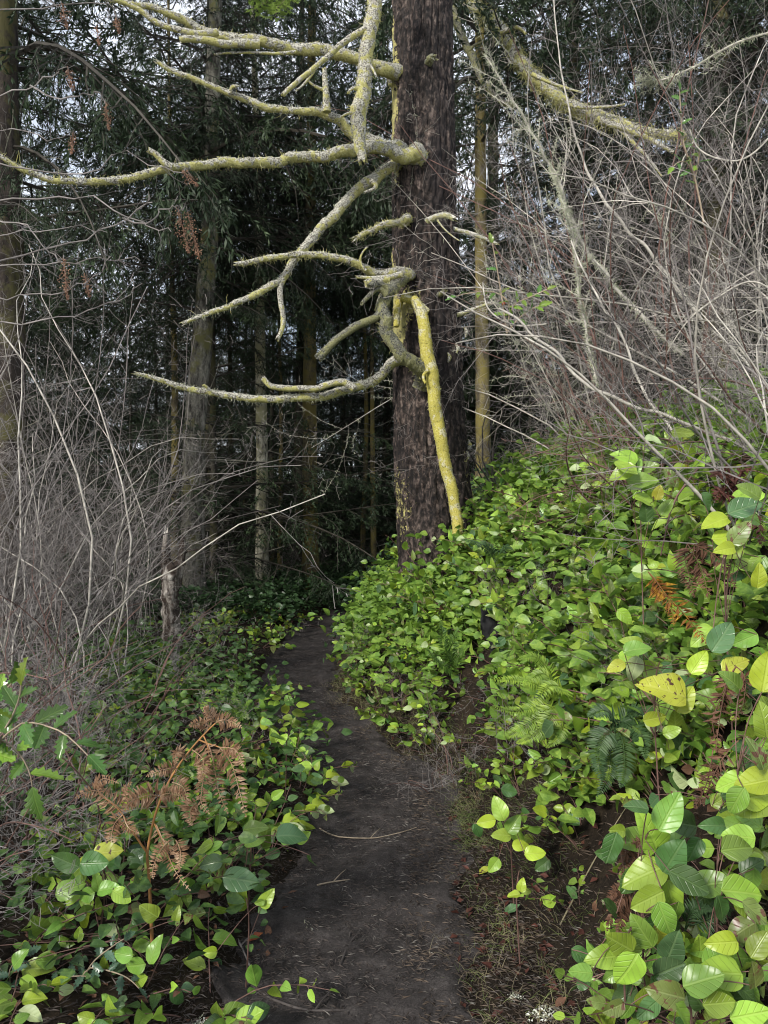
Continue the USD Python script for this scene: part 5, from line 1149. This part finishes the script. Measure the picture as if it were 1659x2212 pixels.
fern('sword_fern', 'grey withered fern tatter hanging beside the largest salal leaf', 'fern', P(1375, 1815, 1.95), [
    ([(1395, 1812), (1370, 1820), (1350, 1850), (1342, 1895)], (1.95, 1.9), 34), ([(1395, 1812), (1380, 1830), (1365, 1860), (1360, 1885)], (1.95, 1.9), 30)], 'fern_brown', 5811, n=22, w=.32, curl=.4)
fern('sword_fern', 'rusty dead fern fronds lying on the litter under the large salal', 'fern', P(1350, 1960, 2.0), [
    ([(1370, 1925), (1345, 1935), (1325, 1965), (1312, 2010)], (2.05, 2.0), 34), ([(1370, 1925), (1350, 1960), (1340, 1990), (1335, 2020)], (2.05, 2.0), 30), ([(1370, 1925), (1355, 1915), (1330, 1925), (1312, 1945)], (2.05, 2.0), 28)], 'fern_brown', 5812, n=26, w=.26, curl=.25)

# the standing dead bracken in the left foreground
BD = 2.62
BO = P(332, 2128, BD); BO[2] = ground_at(BO[0], BO[1]) - .02
t = thing('dry_bracken', 'tall dead bracken with curled rust-brown fronds standing in the left foreground', 'fern', BO)
g = np.random.default_rng(5900)


def bstem(pts, r, nm='stem'):
    c = [P(x, y, BD + z) for x, y, z in pts]
    cc = PchipInterpolator(np.linspace(0, 1, len(c)), np.array(c), axis=0)(np.linspace(0, 1, 20))
    part(t, nm, tubes(cc[None], np.linspace(r[0], r[1], 20)[None] * BD / F, 6), 'bracken_stem', origin=BO)


c = [BO] + [P(x, y, BD) for x, y in [(329, 2040), (325, 1950), (321, 1880), (318, 1848), (330, 1780), (352, 1715), (385, 1655), (430, 1598), (466, 1562)]]
cc = PchipInterpolator(np.linspace(0, 1, len(c)), np.array(c), axis=0)(np.linspace(0, 1, 50))
part(t, 'stem', tubes(cc[None], np.linspace(4.2, 1.6, 50)[None] * BD / F, 7), 'bracken_stem', origin=BO)
for pts, r in [([(320, 1845, 0), (292, 1805, -.03), (265, 1760, -.05), (215, 1717, -.05)], (2.2, 1.2)), ([(334, 1780, 0), (352, 1820, -.05), (370, 1868, -.07)], (1.8, 1.2)), ([(430, 1598, 0), (455, 1608, -.05), (478, 1615, -.07)], (1.8, 1.2)), ([(440, 1590, 0), (450, 1620, -.06), (452, 1655, -.08)], (1.6, 1.1))]:
    bstem(pts, r, 'side_stem')
for pts, pl in [
    ([(345, 1722), (318, 1718), (288, 1728), (263, 1757)], 28), ([(345, 1722), (368, 1715), (402, 1722)], 22), ([(265, 1760), (245, 1785), (240, 1810), (256, 1840)], 20), ([(265, 1752), (235, 1728), (200, 1708), (163, 1724)], 24),
    ([(215, 1717), (210, 1695), (228, 1682), (256, 1692)], 18), ([(382, 1660), (355, 1662), (316, 1677)], 18), ([(466, 1562), (452, 1540), (440, 1530)], 18), ([(466, 1562), (490, 1556), (522, 1572)], 20), ([(450, 1607), (462, 1650), (470, 1700), (492, 1757)], 24),
    ([(472, 1612), (500, 1650), (515, 1700), (531, 1764)], 28), ([(478, 1615), (505, 1618), (526, 1658)], 20), ([(452, 1655), (438, 1690), (434, 1725), (452, 1758)], 20), ([(338, 1782), (358, 1830), (375, 1875), (411, 1924)], 20), ([(366, 1815), (345, 1840), (332, 1870), (331, 1898)], 18),
    ([(380, 1815), (390, 1845), (387, 1880)], 18), ([(425, 1735), (412, 1750), (414, 1782)], 26), ([(455, 1570), (430, 1562), (408, 1568)], 16), ([(400, 1635), (382, 1625), (378, 1655)], 18), ([(300, 1735), (270, 1715), (285, 1690)], 18), ([(415, 1620), (440, 1650), (430, 1690)], 22),
    ([(372, 1690), (395, 1700), (405, 1740)], 22), ([(268, 1765), (280, 1790), (300, 1800)], 16)]:
    dd = BD - .02 - g.uniform(0, .12)
    c = [P(x, y, dd - .03 * k) for k, (x, y) in enumerate(pts)]
    part(t, 'frond', frond(g, c, 19, pl * 1.35 * dd / F, .2, .12, nrm=(g.normal() * .3, -.9, .4), lift=.22, base=.05), 'bracken_dry', False, origin=BO)

# ------------------------------------------------------------------ litter, grass, fallen things
gt = np.random.default_rng(6000)


def litter(name, lab, n, ylo, yhi, slo, shi, L, w, mat, up=.12, ypow=1.6):
    """Needles and bits strewn s metres from the trail's middle (negative: left)."""
    y = ylo + (yhi - ylo) * gt.random(n) ** ypow
    x = path_x(y) + gt.uniform(slo, shi, n)
    keep = np.abs(x) < .56 * y + .1; x, y = x[keep], y[keep]
    on = np.abs(x - path_x(y)) < half(y)
    z = np.where(on, tz_at(x, y), height(x, y)) + gt.uniform(.002, .014, len(x))
    a = gt.uniform(0, 6.3, len(x)); d = np.stack([np.cos(a), np.sin(a), gt.normal(size=len(x)) * up], 1)
    v = blades(np.stack([x, y, z], 1), d, np.stack([gt.normal(size=len(x)) * .5, gt.normal(size=len(x)) * .5, np.ones(len(x))], 1), gt.uniform(*L, len(x)), gt.uniform(*w, len(x)), .1)
    tag(part(WORLD, name, v, mat, False), lab, kind='stuff')


litter('fallen_needles', 'dark fallen needles trodden into the trail', 30000, 1.9, 9, -.7, .85, (.012, .035), (.0012, .003), 'needle_brown')
litter('fallen_needles', 'grey fallen needles strewn over the trail', 4500, 1.9, 7, -.55, .8, (.012, .035), (.0010, .0022), 'needle_grey')
litter('fallen_needles', 'tan fallen needles and bits on the litter beside the trail', 12000, 1.9, 6.5, .15, 1.35, (.012, .045), (.0012, .003), 'needle_tan')
litter('fallen_needles', 'brown fallen needles under the left plants', 9000, 2.0, 7, -1.6, -.3, (.015, .05), (.0014, .004), 'needle_brown')
litter('leaf_litter', 'rotting brown leaf scraps beside the trail', 900, 2.0, 6, .35, 1.3, (.02, .05), (.012, .03), 'fern_red', .25)
litter('leaf_litter', 'dry tan leaf scraps under the plants', 700, 2.0, 7, -1.5, -.35, (.02, .05), (.01, .025), 'dry_leaf', .3)


def grass(lab, n, ylo, yhi, slo, shi, L, mat, clump=.05):
    k = max(1, n // 9)
    y = gt.uniform(ylo, yhi, k); x = path_x(y) + half(y) + gt.uniform(slo, shi, k)
    y = np.repeat(y, 9) + gt.normal(size=k * 9) * clump * .6; x = np.repeat(x, 9) + gt.normal(size=k * 9) * clump * .6
    p = np.stack([x, y, height(x, y) - .004], 1)
    d = unit(gt.normal(size=p.shape) * [.7, .7, .2] + [0, 0, .75])
    pts, r = run(gt, p, d, gt.uniform(*L, len(p)), 5, np.array([0, 0, -.9]), np.full(len(p), .0011), .12, .25)
    return tag(part(WORLD, 'grass', tubes(pts, r, 3), mat, False), lab, kind='stuff')


grass('short pale grass blades in the litter, lower right of the trail', 550, 1.95, 3.1, -.14, .45, (.03, .09), 'straw')
grass('short green grass on the right edge of the trail', 2000, 1.95, 4.6, -.05, .42, (.02, .08), 'grass_green')
grass('dry grass fringe where the trail bends under the bank', 1900, 4.0, 7.2, -.10, .16, (.03, .10), 'straw')
grass('green fringe at the toe of the bank', 2400, 3.6, 7.5, .0, .2, (.03, .10), 'grass_green')


def fallen(name, lab, cat, px, d, L, mat, a, stand=.2):
    x = P(px, 0, d)[0]; on = abs(x - float(path_x(d))) < float(half(d))
    z = (float(tz_at(np.array([x]), np.array([d]))[0]) if on else ground_at(x, d)) + .012
    t = thing(name, lab, cat, (x, d, z))
    lf = leaf(L, L * .6, 9, 5, .5, -.2, .05, phase=a)
    part(t, 'blade', put(lf, np.zeros(3), np.array([math.cos(a), math.sin(a), stand]), np.array([.1, -.3, 1])), mat, True, lf[2])
    part(t, 'stalk', tubes(np.array([[[0, 0, 0], [-.3 * L * math.cos(a), -.3 * L * math.sin(a), .002], [-.55 * L * math.cos(a), -.55 * L * math.sin(a), .0]]]), np.full((1, 3), .0012), 4), 'twig_tan')


for nm, px, d, L, mat, a, lab in [
    ('fallen_leaf', 535, 2.86, .06, 'red_leaf', .3, 'red-brown fallen leaf with a yellow blotch on the left edge of the trail'), ('fallen_leaf', 580, 2.92, .05, 'dry_leaf', 1.8, 'pinkish curled fallen leaf just right of the red-brown one'),
    ('fallen_leaf', 500, 2.44, .055, 'dry_leaf', 2.6, 'dull pink fallen leaf by the stick at the bottom'), ('fallen_leaf', 1035, 3.35, .06, 'salal_spotted', .4, 'yellowing fallen leaf at the right edge of the trail'), ('fallen_leaf', 1090, 3.05, .07, 'salal_blue', .3, 'long grey-green leaf lying in the litter'),
    ('fallen_leaf', 1285, 2.75, .05, 'dry_leaf', 1.2, 'brown curled leaf in the litter left of the rusty fern'), ('fallen_leaf', 1165, 3.1, .05, 'fern_red', 2.2, 'dark red-brown leaf curled in the litter'), ('fallen_leaf', 1200, 2.45, .045, 'dry_leaf', .5, 'tan leaf beside the white lichen scraps'),
    ('fallen_leaf', 1130, 2.30, .04, 'salal_blue', 2.4, 'small green leaf lying left of the white lichen scraps'), ('fallen_leaf', 655, 4.35, .035, 'salal_pale', .2, 'small pale leaf lying on the trail')]:
    fallen(nm, lab, 'leaf', px, d, L, mat, a)


def stick(lab, pts, r, mat, seed, d=None):
    c = []
    for x, y in pts:
        dd = EYE * F / (y - 1106); X = (x - 829.5) / F * dd
        on = abs(X - float(path_x(dd))) < float(half(dd))
        z = float(tz_at(np.array([X]), np.array([dd]))[0]) if on else ground_at(X, dd)
        c.append([X, dd, z + .006])
    t = thing('fallen_stick', lab, 'stick', c[0])
    rr = np.linspace(r, r * .5, len(c))
    part(t, 'twig', limb(c, rr, 7, .02, .15, seed, 25), mat, 50, origin=c[0])
    b = np.array(c); k = len(c) // 2
    part(t, 'side_twig', limb([b[k], b[k] + [.03, .05, .012], b[k] + [.05, .10, .008]], [r * .6, r * .5, r * .3], 6, .02, .12, seed + 1), mat, 50, origin=c[0])


stick('thin pale curved twig lying across the middle of the trail', [(690, 1778), (740, 1798), (800, 1802), (860, 1792), (900, 1780)], .0035, 'twig_tan', 6101)
stick('long dark stick lying along the bottom left litter', [(540, 2115), (600, 2150), (680, 2170), (760, 2166), (850, 2162)], .006, 'twig_dark', 6103)
stick('straw-coloured stalk lying in the litter, lower right', [(1210, 2035), (1260, 2012), (1310, 1995), (1352, 1986)], .0035, 'straw', 6105)
stick('short brown stick on the left edge of the trail', [(685, 1900), (720, 1893), (755, 1890)], .004, 'twig_tan', 6107)
stick('dark stick pressed into the bottom of the trail', [(735, 2070), (750, 2030), (757, 2000)], .005, 'twig_dark', 6109)
stick('grey dead twig sprawling at the foot of the mahonia', [(470, 1990), (520, 2050), (555, 2115)], .005, 'twig_grey', 6111)
for k, (px, d, r, lab) in enumerate([(1170, 2.42, .03, 'clump of white lichen scraps in the litter, lower right'), (652, 2.99, .022, 'small white lichen scrap on the left of the trail'), (1115, 2.5, .015, 'tiny white lichen scrap left of the larger clump'), (430, 2.38, .022, 'pale lichen scrap by the bottom left sticks')]):
    x = P(px, 0, d)[0]; on = abs(x - float(path_x(d))) < float(half(d)); z = (float(tz_at(np.array([x]), np.array([d]))[0]) if on else ground_at(x, d))
    t = thing('lichen_scrap', lab, 'lichen', (x, d, z))
    n = 60; g = np.random.default_rng(6200 + k); b = np.stack([g.normal(size=n) * r * .8, g.normal(size=n) * r * .6, g.uniform(.002, .012, n)], 1)
    part(t, 'flakes', blades(b, g.normal(size=b.shape) * [1, 1, .4], g.normal(size=b.shape) * .4 + [0, 0, 1], g.uniform(.4, 1, n) * r * .5, r * .25, .2), 'white_bits', False, kind='stuff')
    pts, rr = run(g, b[:30], unit(g.normal(size=(30, 3)) + [0, 0, .5]), np.full(30, r * .7), 4, np.zeros(3), np.full(30, .0012), .4, .4)
    part(t, 'threads', tubes(pts, rr, 3), 'lichen_tuft', False, kind='stuff')
